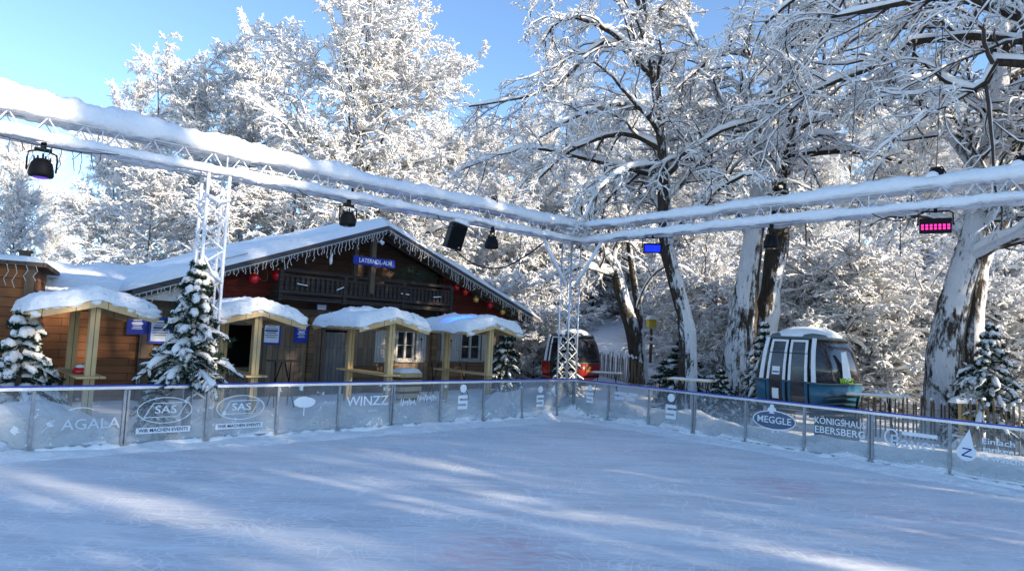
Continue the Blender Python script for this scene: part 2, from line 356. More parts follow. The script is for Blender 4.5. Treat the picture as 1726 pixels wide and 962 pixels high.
mb=MB(); nI=12; A=[.13+(36)*i/nI for i in range(nI+1)]
mb.add([tuple(frm(a,b_,.0)) for a in A for b_ in A],[(i*(nI+1)+j,(i+1)*(nI+1)+j,(i+1)*(nI+1)+j+1,i*(nI+1)+j+1) for i in range(nI) for j in range(nI)])
tag(mb.build('ice',ICE),kind='structure')

# ------------------------------------------------------------------ rink boards
BH=1.1
def ring(cx,cz,rx,rz,w,n=40,a0=0,a1=2*math.pi,y=0,t=.004):
    mb=MB(); 
    for i in range(n):
        p,q=a0+(a1-a0)*i/n,a0+(a1-a0)*(i+1)/n
        o=[(cx+rx*math.cos(p),cz+rz*math.sin(p)),(cx+rx*math.cos(q),cz+rz*math.sin(q)),(cx+(rx-w)*math.cos(q),cz+(rz-w)*math.sin(q)),(cx+(rx-w)*math.cos(p),cz+(rz-w)*math.sin(p))]
        mb.prism(o,y-t/2,y+t/2)
    return mb
def stroke(pts,w,y=0,t=.004):
    mb=MB()
    for a,b_ in zip(pts,pts[1:]): mb.bar((a[0],y,a[1]),(b_[0],y,b_[1]),w,t,up=(0,1,0))
    return mb
def panel(loc,rz,w,label,wide_post=False,right_post=True,group='glass boards round the rink'):
    t=empty('rink_board',loc,rz,label,'rink board',group)
    pn=MB().box((w/2,0,.60),(w-.05,.012,.94)).build('glass_pane',GLASS,t)
    rl=MB().box((w/2,0,1.075),(w+.0,.055,.05)); rl.build('top_rail',ALU,t)
    MB().box((w/2,.004,1.112),(w,.07,.026)).build('blue_capping',BLUE,t,bev=.004)
    MB().box((w/2,0,.095),(w-.05,.05,.07)).build('bottom_rail',POST,t)
    if wide_post:
        m_=MB(); m_.box((.015,0,.53),(.04,.075,1.05)); m_.box((-.045,0,.53),(.04,.075,1.05)); m_.box((-.015,.01,.6),(.02,.03,.9)); m_.build('post',POST,t,bev=.004)
    else: MB().box((0,0,.53),(.05,.07,1.05)).build('post',POST,t,bev=.004)
    # snow crust on the foot and flecks on top
    s=random.random()*50
    slab(lambda u,v:(.03+u*(w-.06),-.10+v*.14,.03),24,5,lambda u,v:edge(u,.06)*edge(v,.5)*(.09+.05*nz(u*6+s,v)+.04*nz(u*19+s,v)),'snow_crust',SNOW,t)
    return t
YF=-.011
def s_logo(t,cx,cz,h,label=True):
    m_=MB(); r=h*.17
    m_.prism([(cx+r*math.cos(q*math.pi/8),cz+h*.40+r*math.sin(q*math.pi/8)) for q in range(16)],YF-.003,YF+.003); m_.build('logo_dot',INKL,t)
    w=h*.50; b_=h*.13; z0=cz+.12*h; m_=MB()
    m_.prism([(cx-w*.5,z0),(cx+w*.5,z0),(cx+w*.5,z0-b_),(cx-w*.35,z0-b_),(cx-w*.35,z0-b_*1.7),(cx-w*.5,z0-b_*1.7)],YF-.003,YF+.003)
    m_.prism([(cx-w*.5,z0-b_*1.7),(cx+w*.5,z0-b_*1.7),(cx+w*.5,z0-b_*2.7),(cx-w*.5,z0-b_*2.7)],YF-.003,YF+.003)
    m_.prism([(cx+w*.35,z0-b_*2.7),(cx+w*.5,z0-b_*2.7),(cx+w*.5,z0-b_*4.4),(cx-w*.5,z0-b_*4.4),(cx-w*.5,z0-b_*3.4),(cx+w*.35,z0-b_*3.4)],YF-.003,YF+.003)
    m_.build('logo',INKL,t)
Lp=[0,LO]+[LO+k*BR for k in range(1,13)]
Llab=['narrow clear glass board at the corner of the rink, left side','glass board with faint white S logo, next to the narrow corner board','plain misted glass board with no logo, between two S-logo boards',
 'glass board with white dot and S logo in front of the rightmost wooden shelter','glass board with thin white script lettering beside the WINZZ board','glass board lettered WINZZ in white capitals','glass board with a small white tree logo',
 'glass board with SAS oval half hidden by snow, right of the other SAS board','glass board with the clearest SAS oval over a WIR MACHEN EVENTS strip, left one','glass board lettered AGALA in pale letters before the leftmost shelter','plain glass board at the left edge of the photo',
 'plain glass board beyond the left edge','second plain glass board beyond the left edge']
for i in range(12):
    a0,a1=Lp[i],Lp[i+1]; w=a1-a0
    t=panel(tuple(C+dl*a1),RZL,w,Llab[i],i in(4,8))
    if i==1: s_logo(t,w*.5,.62,.55)
    if i==3: s_logo(t,w*.5,.68,.60)
    if i==4:
        m_=MB()
        for seg,(x0,x1,z0) in enumerate(((.2,.62,.62),(.66,1.22,.70))):
            pts=[]; k=0
            x=x0
            while x<x1:
                pts.append((x,z0+(.075 if k%2 else -.05)+.03*math.sin(k*2.3))); x+=.026+.012*math.sin(k*1.7); k+=1
            for a,b_ in zip(pts,pts[1:]): m_.bar((a[0],YF,a[1]),(b_[0],YF,b_[1]),.011,.004,up=(0,1,0))
        m_.build('script_lettering',INKL,t)
    if i==5:
        text('lettering','WINZZ',.29,INKL,t,(w*.52,YF,.69),wide=1.05); text('small_lettering','E B E R',.07,INKL,t,(w*.62,YF,.47))
    if i==6:
        m_=MB(); rr=[]
        for q in range(26):
            an=2*math.pi*q/26; k=1+.16*nz(q*1.7,3)
            rr.append((w*.42+.24*k*math.cos(an),.72+.11*k*math.sin(an)))
        m_.prism(rr,YF-.003,YF+.003); m_.build('tree_logo',INKL,t)
        MB().box((w*.42,YF,.53),(.022,.006,.18)).build('tree_logo_trunk',INKL,t)
    if i in(7,8):
        cz=.66; cx=w*.46
        ring(cx,cz,.46,.235,.014,y=YF).build('oval_ring',INKL,t)
        stroke([(cx-.34,cz-.12),(cx-.2,cz+.13),(cx+.36,cz+.13)],.012,YF).build('logo_line',INKL,t)
        stroke([(cx-.34,cz-.12),(cx+.22,cz-.12),(cx+.36,cz+.13)],.012,YF).build('logo_line',INKL,t)
        text('lettering','SAS',.19,INKL,t,(cx+.01,YF,cz+.005),wide=.36)
        MB().box((cx,YF,.31),(.9,.004,.105)).build('banner_strip',INKL,t)
        text('banner_lettering','WIR MACHEN EVENTS',.085,INK,t,(cx,YF-.006,.31),wide=.82)
    if i==9:
        text('lettering','AGALA',.25,INKF,t,(w*.62,YF,.47),wide=.86); stroke([(.15,.38),(.31,.56)],.016,YF).build('logo_line',INKF,t)
        ring(w*.5,.68,.2,.08,.014,16,.4,2.7,YF).build('logo_arc',INKL,t)
Rp=[0,RO]+[RO+k*BR for k in range(1,10)]
Rlab=['glass board with S logo beside the rink corner, right side','glass board with two blocks of snow-blurred white lettering','glass board with a bright white dot and S logo, in front of the folding table','plain glass board with blotches of snow, left of the MEGGLE board',
 'glass board with an oval MEGGLE logo in front of the blue gondola','glass board lettered KÖNIGSHAUS EBERSBERG under crusted snow','glass board lettered Bauer in pale letters','glass board with a white drop logo and Einfach tanken & waschen','plain glass board beyond the right edge','second plain glass board beyond the right edge']
for i in range(9):
    b0,b1=Rp[i],Rp[i+1]; w=b1-b0
    t=panel(tuple(C+dr*b0),RZR,w,Rlab[i],i in(3,6))
    if i==0: s_logo(t,w*.48,.72,.5)
    if i==1:
        for z,xs in((.86,((.2,.62),(.68,.98))),(.73,((.2,.55),(.6,.9)))):
            for x0,x1 in xs: MB().box(((x0+x1)/2,YF,z),(x1-x0,.004,.085)).build('blurred_lettering',INKF,t,bev=.001)
    if i==2: s_logo(t,w*.5,.66,.62)
    if i==4:
        cx,cz=w*.5,.68
        mm=MB(); mm.prism([(cx+.47*math.cos(q*math.pi/18),cz+.185*math.sin(q*math.pi/18)) for q in range(36)],YF+.001,YF+.004); mm.build('oval_field',simple('slate_field',(.10,.14,.22),.6),t)
        ring(cx,cz,.50,.215,.022,y=YF).build('oval_ring',INKL,t)
        text('lettering','MEGGLE',.21,INKL,t,(cx,YF-.004,cz),wide=.78)
        text('crown_logo','♣',.2,INKL,t,(cx-.05,YF,cz+.24))
    if i==5: text('lettering','KÖNIGSHAUS',.19,INKL,t,(w*.54,YF,.80),wide=1.02); text('lettering','EBERSBERG',.2,INKL,t,(w*.54,YF,.61),wide=1.0)
    if i==6:
        text('lettering','Bauer',.33,INKF,t,(w*.56,YF,.58),wide=.84); MB().box((w*.63,YF,.76),(.6,.004,.07)).build('logo_bar',INKL,t)
        ring(w*.27,.66,.13,.16,.03,24,.3,5.2,YF).build('logo_flourish',INKL,t)
    if i==7:
        cx,cz=.26,.56; pts=[]
        for q in range(25):
            an=-math.pi*.25+ (math.pi*1.5)*q/24+math.pi*0
            pts.append((cx+.155*math.cos(an-math.pi*.5+math.pi*.0-.0),cz+.155*math.sin(an-math.pi*.5)))
        pts=[(cx+.155*math.sin(q),cz-.155*math.cos(q)) for q in [(-2.3+4.6*k/24) for k in range(25)]]+[(cx+.05,cz+.42)]
        MB().prism(pts,YF-.003,YF+.003).build('drop_logo',INKL,t)
        stroke([(cx-.06,cz+.07),(cx+.08,cz+.06),(cx-.07,cz-.06),(cx+.09,cz-.075)],.022,YF-.006).build('drop_letter',SIGNB,t)
        text('lettering','Einfach',.15,INKL,t,(.74,YF,.80),wide=.48); text('lettering','tanken',.15,INKL,t,(.74,YF,.66),wide=.46); text('lettering','& waschen',.15,INKL,t,(.86,YF,.51),wide=.72)
t=empty('corner_post',tuple(C),0,'grey metal post at the corner where both board rows meet','post'); MB().box((0,0,.55),(.07,.07,1.1),RZL).build('post_shaft',POST,t,bev=.005); MB().box((0,0,1.118),(.09,.09,.03),RZL).build('cap',BLUE,t,bev=.005)

# ------------------------------------------------------------------ trusses
TB,TT=5.2,5.6; O1,O2=.36,.76
def truss_beam(name,org,d,n,s0,s1,label,snow_t,rz):
    t=empty(name,tuple(org+d*s0+Vector((0,0,TB))),math.atan2(d.y,d.x),label,'truss','snow-covered lighting trusses above the rink')
    sgn=1 if n.dot(Vector((-d.y,d.x,0)))>0 else -1
    Ln=s1-s0; h=TT-TB
    for y,z,nm in((O1,0,'chord'),(O2,0,'chord'),(O1,h,'chord'),(O2,h,'chord')):
        MB().tube([(0,sgn*y,z),(Ln,sgn*y,z)],.026,8).build(nm,ALU,t,True)
    for f,(a,b_) in enumerate((((O1,0),(O1,h)),((O2,0),(O2,h)),((O1,0),(O2,0)),((O1,h),(O2,h)))):
        m_=MB(); x=0; k=0
        while x<Ln-.2:
            p,q=(a,b_) if k%2==0 else (b_,a)
            m_.tube([(x,sgn*p[0],p[1]),(x+.27,sgn*q[0],q[1])],.011,5,False); x+=.27; k+=1
            if k%8==0: m_.tube([(x,sgn*a[0],a[1]),(x,sgn*b_[0],b_[1])],.012,5,False)
        m_.build('lacing',ALUI,t)
    nn=int(Ln/.06); s=random.random()*99
    def mound(yc,w,z0,tf,nm,seed,lump=.3):
        V=[];F=[];K=11
        for i in range(nn+1):
            u=i/nn; x=Ln*u; e=edge(u,.006); hh=tf(x)*(1+lump*nz(x*.55,seed)+.7*lump*nz(x*1.9,seed+4)+.4*lump*nz(x*5,seed+8))*e; ww=w*(1+.10*nz(x*.9,seed+2)+.06*nz(x*4,seed))*(.3+.7*e)
            for j in range(K):
                q=math.pi*j/(K-1); lip=.07*nz(x*1.6,seed+20+j*.4)*(1-abs(math.sin(q)))+.03*nz(x*7,seed+j*.9)+.02*nz(x*15,seed+j*1.9)
                V.append((x,sgn*yc-ww/2*math.cos(q)*(1.0+.06*nz(x*3,j*.7)),z0+hh*math.sin(q)**.8-(.02+.05*max(0,nz(x*1.3,seed+j)))*(1-math.sin(q))+lip))
        for i in range(nn):
            for j in range(K): F.append((i*K+j,(i+1)*K+j,(i+1)*K+(j+1)%K,i*K+(j+1)%K))
        MB().add(V,F).build(nm,SNOW,t,True)
    mound((O1+O2)/2,.62,h+.02,snow_t,'snow_cover',s)
    mound(O1,.15,.018,lambda x:.15,'snow_ridge',s+30,.4); mound(O2,.13,.018,lambda x:.09,'snow_ridge',s+60,.5)
    return t
truss_beam('lighting_truss',C,dl,nl,-.78,17.5,'long aluminium truss under thick snow, crossing the photo from the left edge to the corner',lambda x:.27+.016*max(0,x-2),0)
truss_beam('lighting_truss',C,dr,nr,-.78,14.5,'aluminium truss with snow running from the corner to the right edge',lambda x:.20+.005*x,0)
def column(a_off,b_off,label,braces=False,frost=False):
    p=frm(a_off,b_off,0); t=empty('truss_column',tuple(p),RZL,label,'truss column')
    h=.2; ht=TB-.03
    for sx in(-1,1):
        for sy in(-1,1): MB().tube([(sx*h,sy*h,0),(sx*h,sy*h,ht)],.026 if not frost else .034,8).build('chord',ALUI if frost else ALU,t,True)
    for f,(p0,p1) in enumerate((((-h,-h),(h,-h)),((h,-h),(h,h)),((h,h),(-h,h)),((-h,h),(-h,-h)))):
        m_=MB(); z=.1;k=0
        while z<ht-.3:
            a,b_=(p0,p1) if k%2 else (p1,p0); m_.tube([(*a,z),(*b_,z+.3)],.012 if not frost else .02,5,False); z+=.3;k+=1
        m_.tube([(*p0,ht-.5),(*p1,ht-.5)],.02,5); m_.build('lacing',ALUI,t)
    MB().box((0,0,.02),(.6,.6,.04)).build('base_plate',POST,t)
    return t
cc=column(-.42,-.70,'aluminium truss column standing at the rink corner with two slanting braces')
# braces from the column to both beams
for dx,dy in((-1.25,0),(0,-1.25)):
    m_=MB(); m_.tube([(dx,dy,TB-.0),(dx*.16,dy*.16,TB-1.35)],.045,8); m_.build('brace',ALUI,cc,True)
    s=random.random()*9
    m_=MB(); m_.tube([(dx*(1-.84*k/8),dy*(1-.84*k/8),TB+.04-1.35*k/8) for k in range(9)],[.05+.02*nz(k*.9,s) for k in range(9)],7); m_.build('snow_cover',SNOW,cc,True)
lc=column(10.15,-.56,'ice-crusted aluminium truss column behind the snowy fir tree',frost=True)
m_=MB(); m_.ball((0,0,3.15),.24,12,8,(1,1,.7)); m_.build('snow_clump',SNOW,lc,True)
m_=MB(); m_.tube([(-.2,-.22,3.6),(0,-.27,3.2),(.2,-.22,3.05)],.02,6); m_.tube([(-.22,-.25,4.75),(0,-.29,4.62),(.22,-.25,4.7)],.03,6); m_.build('frozen_cable',ALUI,lc,True)

# ------------------------------------------------------------------ stage lamps on the trusses
def moving_head(a,b_,label,z=TB-.02,rz=0,scale=1,tilt=0,violet=False,upright=False,category='stage lamp'):
    p=frm(a,b_,z); t=empty('stage_lamp',tuple(p),RZL+rz,label,category,'stage lamps on the trusses'); t.scale=(scale,)*3
    MB().box((0,0,-.05),(.07,.07,.12)).box((0,0,-.10),(.22,.07,.05)).build('clamp',BLACK,t,bev=.006)
    m_=MB()
    for s in(-1,1): m_.tube([(s*.08,0,-.12),(s*.17,0,-.15),(s*.185,0,-.24),(s*.18,0,-.42)],.014,6)
    m_.build('yoke',BLACK,t)
    m_=MB(); n=14; prof=[(.09,-.24),(.135,-.30),(.155,-.38),(.165,-.47),(.15,-.505),(.02,-.51)]
    V=[(r*math.cos(2*math.pi*j/n),r*math.sin(2*math.pi*j/n),zz) for r,zz in prof for j in range(n)]
    V.append((0,0,-.22)); F=[(i*n+j,i*n+(j+1)%n,(i+1)*n+(j+1)%n,(i+1)*n+j) for i in range(len(prof)-1) for j in range(n)]+[(len(V)-1,(j+1)%n,j) for j in range(n)]
    m_.add(V,F); m_.build('lamp_head',BLACK,t,True)
    m_=MB()
    for q in range(7): m_.box((.0,-.05+.0*q,-.2+.0),(.02,.02,.08),q) ; 
    for q in range(6): m_.box((.10*math.cos(q),.10*math.sin(q),-.235),(.02,.02,.06),q)
    m_.build('cooling_fin',BLACK,t)
    MB().tube([(.0,.0,-.511),(0,0,-.518)],.10,14).build('lens',EVIO if violet else WGL,t)
    return t
moving_head(13.0,-.5,'black stage lamp hanging near the left edge, violet light under it',violet=True,scale=1.15)
moving_head(7.25,-.5,'black stage lamp hanging over the hut roof, left of the speaker',scale=1.15)
moving_head(2.95,-.5,'slim black stage lamp hanging just right of the black speaker',scale=1.15,rz=1.2)
moving_head(-.5,5.65,'black stage lamp hanging between the blue and the pink floodlight',scale=1.1)
def top_lamp(a,b_,label,r=.13):
    t=empty('stage_lamp',tuple(frm(a,b_,TT+.18)),RZR,label,'stage lamp')
    MB().ball((0,0,.12),r,14,9,(1,.8,1)).build('lamp_head',BLACK,t,True)
    MB().tube([(-.15,0,-.1),(-.16,0,.1),(-.1,0,.24),(.1,0,.24),(.16,0,.1),(.15,0,-.1)],.015,6).build('yoke',BLACK,t)
    slab(lambda u,v:(-.16+u*.24,-.16+v*.2,.03-.0*u),8,6,lambda u,v:edge(u,.4)*edge(v,.4)*(.13+.04*nz(u*4,v*4)),'snow_cover',SNOW,t)
top_lamp(-.5,9.07,'round black lamp half buried in snow on top of the right truss'); top_lamp(-.5,10.45,'round black lamp on the right truss at the very edge of the photo')
top_lamp(2.95,-.5,'small black lamp peeking out of the snow on top of the left truss',.09)
def flood(a,b_,label,led,cells,w=.44,h=.24,rz=0):
    t=empty('floodlight',tuple(frm(a,b_,TB-.03)),rz,label,'floodlight')
    m_=MB(); m_.tube([(-w/2-.02,0,-.30),(-w/2-.02,0,-.08),(-w/2+.04,0,-.04),(w/2-.04,0,-.04),(w/2+.02,0,-.08),(w/2+.02,0,-.30)],.016,6); m_.build('bracket',BLACK,t)
    MB().box((0,0,-.02),(.06,.05,.08)).build('clamp',BLACK,t)
    t2=MB().box((0,.03,-.32),(w,.10,h),rx=.25); t2.build('housing',BLACK,t,bev=.012)
    if cells:
        m_=MB()
        for i in range(7):
            for j in range(3): m_.box((-w/2+.055+i*(w-.11)/6,-.035-.03*(1-j)*.5*.3+.0,-.32+(j-1)*.062),(.044,.012,.046),rx=.25)
        m_.build('led_cells',led,t,bev=.004)
    else: MB().box((0,-.028,-.335),(w-.09,.012,h-.09),rx=.25).build('led_face',led,t)
    m_=MB(); m_.ball((-w/2-.03,0,-.3),.02,8,6); m_.ball((w/2+.03,0,-.3),.02,8,6); m_.build('knob',BLACK,t)
    return t
flood(-.5,2.25,'floodlight glowing deep blue under the right truss','B' and EBLUE,False,.5,.27,R_(-12))
flood(-.5,9.05,'floodlight glowing pink with rows of LEDs under the right truss',EPINK,True,.55,.30,R_(-30))
t=empty('loudspeaker',tuple(frm(4.1,-.5,TB-.05)),RZL-R_(10),'black loudspeaker with a cap of snow hanging tilted under the left truss','loudspeaker')
m_=MB(); m_.add([(-.22,-.2,-.05),(.22,-.2,-.05),(.15,.22,-.05),(-.15,.22,-.05),(-.22,-.2,-.72),(.22,-.2,-.72),(.15,.22,-.72),(-.15,.22,-.72)],[(0,3,2,1),(4,5,6,7),(0,1,5,4),(1,2,6,5),(2,3,7,6),(3,0,4,7)])
sp=m_.build('cabinet',BLACK,t,bev=.02); sp.rotation_euler=(R_(12),R_(10),0)
m_=MB(); m_.box((0,-.205,-.38),(.38,.012,.58)); gr=m_.build('grille',simple('speaker_grille',(.006,.006,.007),.8,0,.1,20,.1,.1),t); gr.rotation_euler=sp.rotation_euler
m_=MB(); m_.box((.12,-.214,-.64),(.03,.004,.03)); bd=m_.build('badge',PAPER,t); bd.rotation_euler=sp.rotation_euler
slab(lambda u,v:(-.24+u*.5,-.24+v*.42,-.05+.0),10,10,lambda u,v:edge(u,.35)*edge(v,.35)*.17,'snow_cover',SNOW,t).rotation_euler=(R_(4),R_(12),0)
MB().box((0,0,.0),(.08,.08,.14)).build('bracket',BLACK,t)

# cables
def cable(pts,r,name,label,cat='cable',sub=8,mat=CABLE):
    out=[]; P=[Vector(p) for p in pts]
    for i in range(len(P)-1):
        p0,p1,p2,p3=P[max(i-1,0)],P[i],P[i+1],P[min(i+2,len(P)-1)]
        for k in range(sub):
            t_=k/sub; out.append(.5*((2*p1)+(p2-p0)*t_+(2*p0-5*p1+4*p2-p3)*t_**2+(3*p1-p0-3*p2+p3)*t_**3))
    out.append(P[-1]); o=MB().tube(out,r,6).build(name,mat,None,True); return tag(o,label,cat)
cable([spot(745,398,22.6),spot(790,440,21.7),spot(840,452,21),spot(885,432,20.4),spot(925,402,20.0)],.024,'cable','black cable sagging from the hut roof to the corner of the trusses')

def hang(p0,p1,sag,r,label,drops=0,name='cable',mat=CABLE,cat='cable'):
    a,b_=Vector(p0),Vector(p1); m_=MB(); pts=[a.lerp(b_,k/14)-Vector((0,0,sag*4*(k/14)*(1-k/14))) for k in range(15)]; m_.tube(pts,r,6)
    o=m_.build(name,mat,None,True); tag(o,label,cat)
    if drops:
        rr=random.Random(drops); d_=MB()
        for k in range(drops):
            p=pts[1+int(12*k/drops)]; q=[p]
            for j in range(rr.randint(2,5)): q.append(q[-1]+Vector((rr.uniform(-.05,.05),rr.uniform(-.03,.03),-rr.uniform(.05,.11))))
            d_.tube(q,r*.9,4)
        d_.build('hanging_strand',mat,o)
    return o
hang(frm(13.9,-.34,TB),frm(11.9,-.34,TB),.10,.008,'thin fairy light wire with dangling strands under the truss at the left edge',16,'fairy_lights',CABLE,'fairy lights')
hang(frm(8.6,-.35,TB),frm(7.3,-.35,TB-.08),.16,.010,'short black power cable looping to the lamp above the hut roof')
hang(frm(4.9,-.35,TB),frm(4.15,-.35,TB-.05),.22,.012,'short black cable looping to the loudspeaker')
hang(frm(-.35,7.9,TB),frm(-.35,9.0,TB-.03),.20,.012,'short black cable looping to the pink floodlight')
hang(frm(-.35,1.3,TB),frm(-.35,2.2,TB-.03),.12,.010,'short black cable looping to the blue floodlight')
for px_,Y_,zb,lb in ((1152,18.5,6.4,'thin dark wire hanging from the trees above the blue floodlight'),(1322,16.5,6.2,'thin dark wire hanging from the trees before the massive trunk'),(1452,14.8,6.2,'thin dark wire hanging from the trees left of the pink floodlight'),(1598,13.6,6.0,'thin dark wire hanging from the trees over the pink floodlight')):
    q_=spot(px_,300,Y_); hang((q_.x-.25,Y_,zb),(q_.x+.1,Y_,13.5),0,.007,lb,name='hanging_wire',cat='wire')
# ------------------------------------------------------------------ hut
HA=R_(44); hu=Vector((math.cos(HA),math.sin(HA),0)); hn=Vector((-math.sin(HA),math.cos(HA),0)); HP=Vector((-4.334,22.523,0))
RG,EV,HW=5.80,3.02,7.62; SL=(RG-EV)/HW; DEP=9.5
hut=empty('alpine_hut',tuple(HP),HA,'wooden alpine hut with a wide snowy gable roof, balcony and fairy lights','hut')
def wall_holes(x0,x1,z0,z1,holes,y,th,name,mat,parent):
    xs=sorted({x0,x1,*[h[0] for h in holes],*[h[1] for h in holes]}); zs=sorted({z0,z1,*[h[2] for h in holes],*[h[3] for h in holes]})
    m_=MB()
    V=[];F=[]
    for xa,xb in zip(xs,xs[1:]):
        for za,zb in zip(zs,zs[1:]):
            cx,cz=(xa+xb)/2,(za+zb)/2
            if any(h[0]<cx<h[1] and h[2]<cz<h[3] for h in holes): continue
            m_.box((cx,y+th/2,cz),(xb-xa,th,zb-za))
    me_=m_.build(name,mat,parent)
    bm=bmesh.new(); bm.from_mesh(me_.data); bmesh.ops.remove_doubles(bm,verts=bm.verts,dist=.0005)
    # drop the inner faces where cells touch
    seen={}
    for f in bm.faces: seen.setdefault(tuple(sorted(v.index for v in f.verts)),[]).append(f)
    bmesh.ops.delete(bm,geom=[f for l in seen.values() if len(l)>1 for f in l],context='FACES_ONLY'); bmesh.ops.recalc_face_normals(bm,faces=bm.faces); bm.to_mesh(me_.data); bm.free()
    return me_
WY=1.0
W1=(1.31,2.12,1.2,2.3); W2=(4.32,5.38,1.22,2.3); HT=(-6.1,-3.8,.96,2.22); DR=(-1.55,-.55,-.1,2.18)
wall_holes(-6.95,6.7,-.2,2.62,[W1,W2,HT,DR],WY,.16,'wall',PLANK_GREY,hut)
# upper wall: gable, dark, red side fields
zr=lambda s:RG-.12-abs(s)*SL
g1=MB(); g1.prism([(-3.5,2.62),(3.3,2.62),(3.3,zr(3.3)),(0,zr(0)),(-3.5,zr(3.5))],WY+.35,WY+.5); g1.build('gable_wall',PLANK_DARK,hut)
g2=MB(); g2.prism([(-6.95,2.625),(-3.5,2.625),(-3.5,zr(3.5)),(-6.95,zr(6.95))],WY,WY+.16); g2.build('red_gable_field',PLANK_RED2,hut); g2=MB(); g2.prism([(3.3,2.625),(6.7,2.625),(6.7,zr(6.7)),(3.3,zr(3.3))],WY,WY+.16); g2.build('red_gable_field',PLANK_RED2,hut)
for s0,s1 in((-3.5,-3.4),(3.2,3.3)): pass
MB().box((0,WY+.03,2.72),(13.6,.12,.22)).build('cross_beam',OLDW,hut,bev=.01)
# side and back walls
MB().box((-6.87,WY+DEP/2,1.3),(.16,DEP-.4,3.0)).box((6.62,WY+DEP/2,1.3),(.16,DEP-.4,3.0)).build('side_wall',PLANK_LOW,hut)
bk=MB(); bk.prism([(-6.9,-.2),(6.65,-.2),(6.65,zr(6.65)),(0,zr(0)),(-6.9,zr(6.9))],DEP+.6,DEP+.75); bk.build('rear_wall',PLANK_LOW,hut)
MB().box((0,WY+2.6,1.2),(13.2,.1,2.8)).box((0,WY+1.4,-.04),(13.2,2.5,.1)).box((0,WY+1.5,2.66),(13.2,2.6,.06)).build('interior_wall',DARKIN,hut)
# roof slabs
RDK=plank_mat('roof_boards_dark',(.06,.045,.035),(.045,.035,.03),.25)
for sg in(-1,1):
    m_=MB(); x1=sg*HW; 
    V=[(0,-.02,RG),(x1,-.02,EV),(x1,DEP+1,EV),(0,DEP+1,RG),(0,-.02,RG-.1),(x1,-.02,EV-.1),(x1,DEP+1,EV-.1),(0,DEP+1,RG-.1)]
    m_.add(V,[(0,1,2,3),(4,7,6,5),(0,4,5,1),(1,5,6,2),(2,6,7,3),(3,7,4,0)]); m_.build('roof',RDK,hut)
    # barge board
    m_=MB(); m_.add([(0,-.07,RG+.03),(x1,-.07,EV+.03),(x1,-.025,EV+.03),(0,-.025,RG+.03),(0,-.07,RG-.22),(x1,-.07,EV-.22),(x1,-.025,EV-.22),(0,-.025,RG-.22)],[(0,1,2,3),(4,7,6,5),(0,4,5,1),(1,5,6,2),(2,6,7,3),(3,7,4,0)])
    m_.build('barge_board',plank_mat('barge_board',(.13,.125,.125),(.10,.095,.095),.4) if sg<0 else bpy.data.materials['barge_board'],hut)
    # rafters under the overhang
    m_=MB()
    for yy in (.3,.75): m_.bar((.2*sg,yy,RG-.17-.2*SL),(x1*.98,yy,EV-.16),.1,.14)
    m_.build('rafter',OLDW,hut)
    # snow
    TK=.34 if sg<0 else .26
    def P_(u,v,x1=x1,sg=sg):
        x=(-.02*sg)+(x1*1.02+.02*sg)*u; return (x,-.10+v*(DEP+1.1),RG+.012+(EV-RG)*abs(x)/HW+.0)
    def T_(u,v,TK=TK,sg=sg):
        e=edge(u,.05) if u>.5 else 1
        lumps=1+.22*nz(u*7+sg*9,v*5)+.18*nz(u*17,v*13+sg*4)
        if sg<0 and .62<u<.80: lumps*=.5+.5*abs(u-.71)/.09
        return e*edge(v,.035)*TK*lumps
    slab(P_,60,34,T_,'roof_snow',SNOW,hut)
# snow rails (dark battens) poking through on the left slope
m_=MB()
for k,(a,b_) in enumerate(((-5.9,-4.7),(-6.2,-4.9))): m_.bar((a,-.02+.25*k,RG+.22+a*SL),(b_,-.02+.25*k,RG+.22+b_*SL),.03)
m_.build('snow_guard',POST,hut)
# icicle fairy lights along the verge (one thing)
ic=empty('fairy_lights',tuple(HP),HA,'string of icicle fairy lights hanging along the hut gable edge','fairy lights')
for sg,nm in((-1,'light_string'),(1,'light_string')):
    m_=MB(); x=.1
    while x<HW-.05:
        z=RG-.16-x*SL; ln=random.choice((.12,.2,.3,.36,.22))
        p=[(sg*x,-.10,z)]; zz=z
        for k in range(4): zz-=ln/4; p.append((sg*x+random.uniform(-.035,.035),-.10+random.uniform(-.02,.02),zz))
        m_.tube(p,.011,4); m_.ball(p[-1],.018,5,4)
        x+=random.uniform(.07,.15)
    m_.tube([(sg*.05,-.095,RG-.16),(sg*(HW-.05),-.095,RG-.16-(HW-.05)*SL)],.012,5)
    m_.build(nm,ICICLE,ic)
# central king post and balcony
MB().box((-.42,.12,4.45),(.17,.17,2.0)).build('king_post',OLDW,hut,bev=.01); MB().box((-.85,.5,4.45),(.15,.15,1.9)).build('king_post',OLDW,hut,bev=.01)
bl=MB(); bl.box((-.28,.58,3.12),(6.7,.9,.12)); bl.build('balcony_floor',BALC,hut,bev=.01)
m_=MB(); m_.box((-.28,.12,3.96),(6.7,.1,.09)); m_.box((-.28,.12,3.30),(6.7,.08,.10)); m_.box((-.28,.12,3.80),(6.7,.05,.05)); m_.build('balcony_rail',BALC,hut,bev=.008)
m_=MB(); x=-3.55
while x<3.0:
    m_.box((x,.12,3.55),(.11,.03,.44)); x+=.17
m_.build('balusters',BALC,hut)
for x in(-3.58,-1.4,.9,3.02): MB().box((x,.12,3.5),(.12,.12,.95)).build('balcony_post',BALC,hut,bev=.008)
m_=MB()
for x,a in((-2.9,.1),(-1.55,-.45),(.95,.05),(2.35,-.1)):
    c_,s_=math.cos(a)*.17,math.sin(a)*.17; m_.bar((x-c_,.085,3.55+s_),(x+c_,.085,3.55-s_),.035,.03)
m_.build('balcony_snow',BALCSNOW,hut)
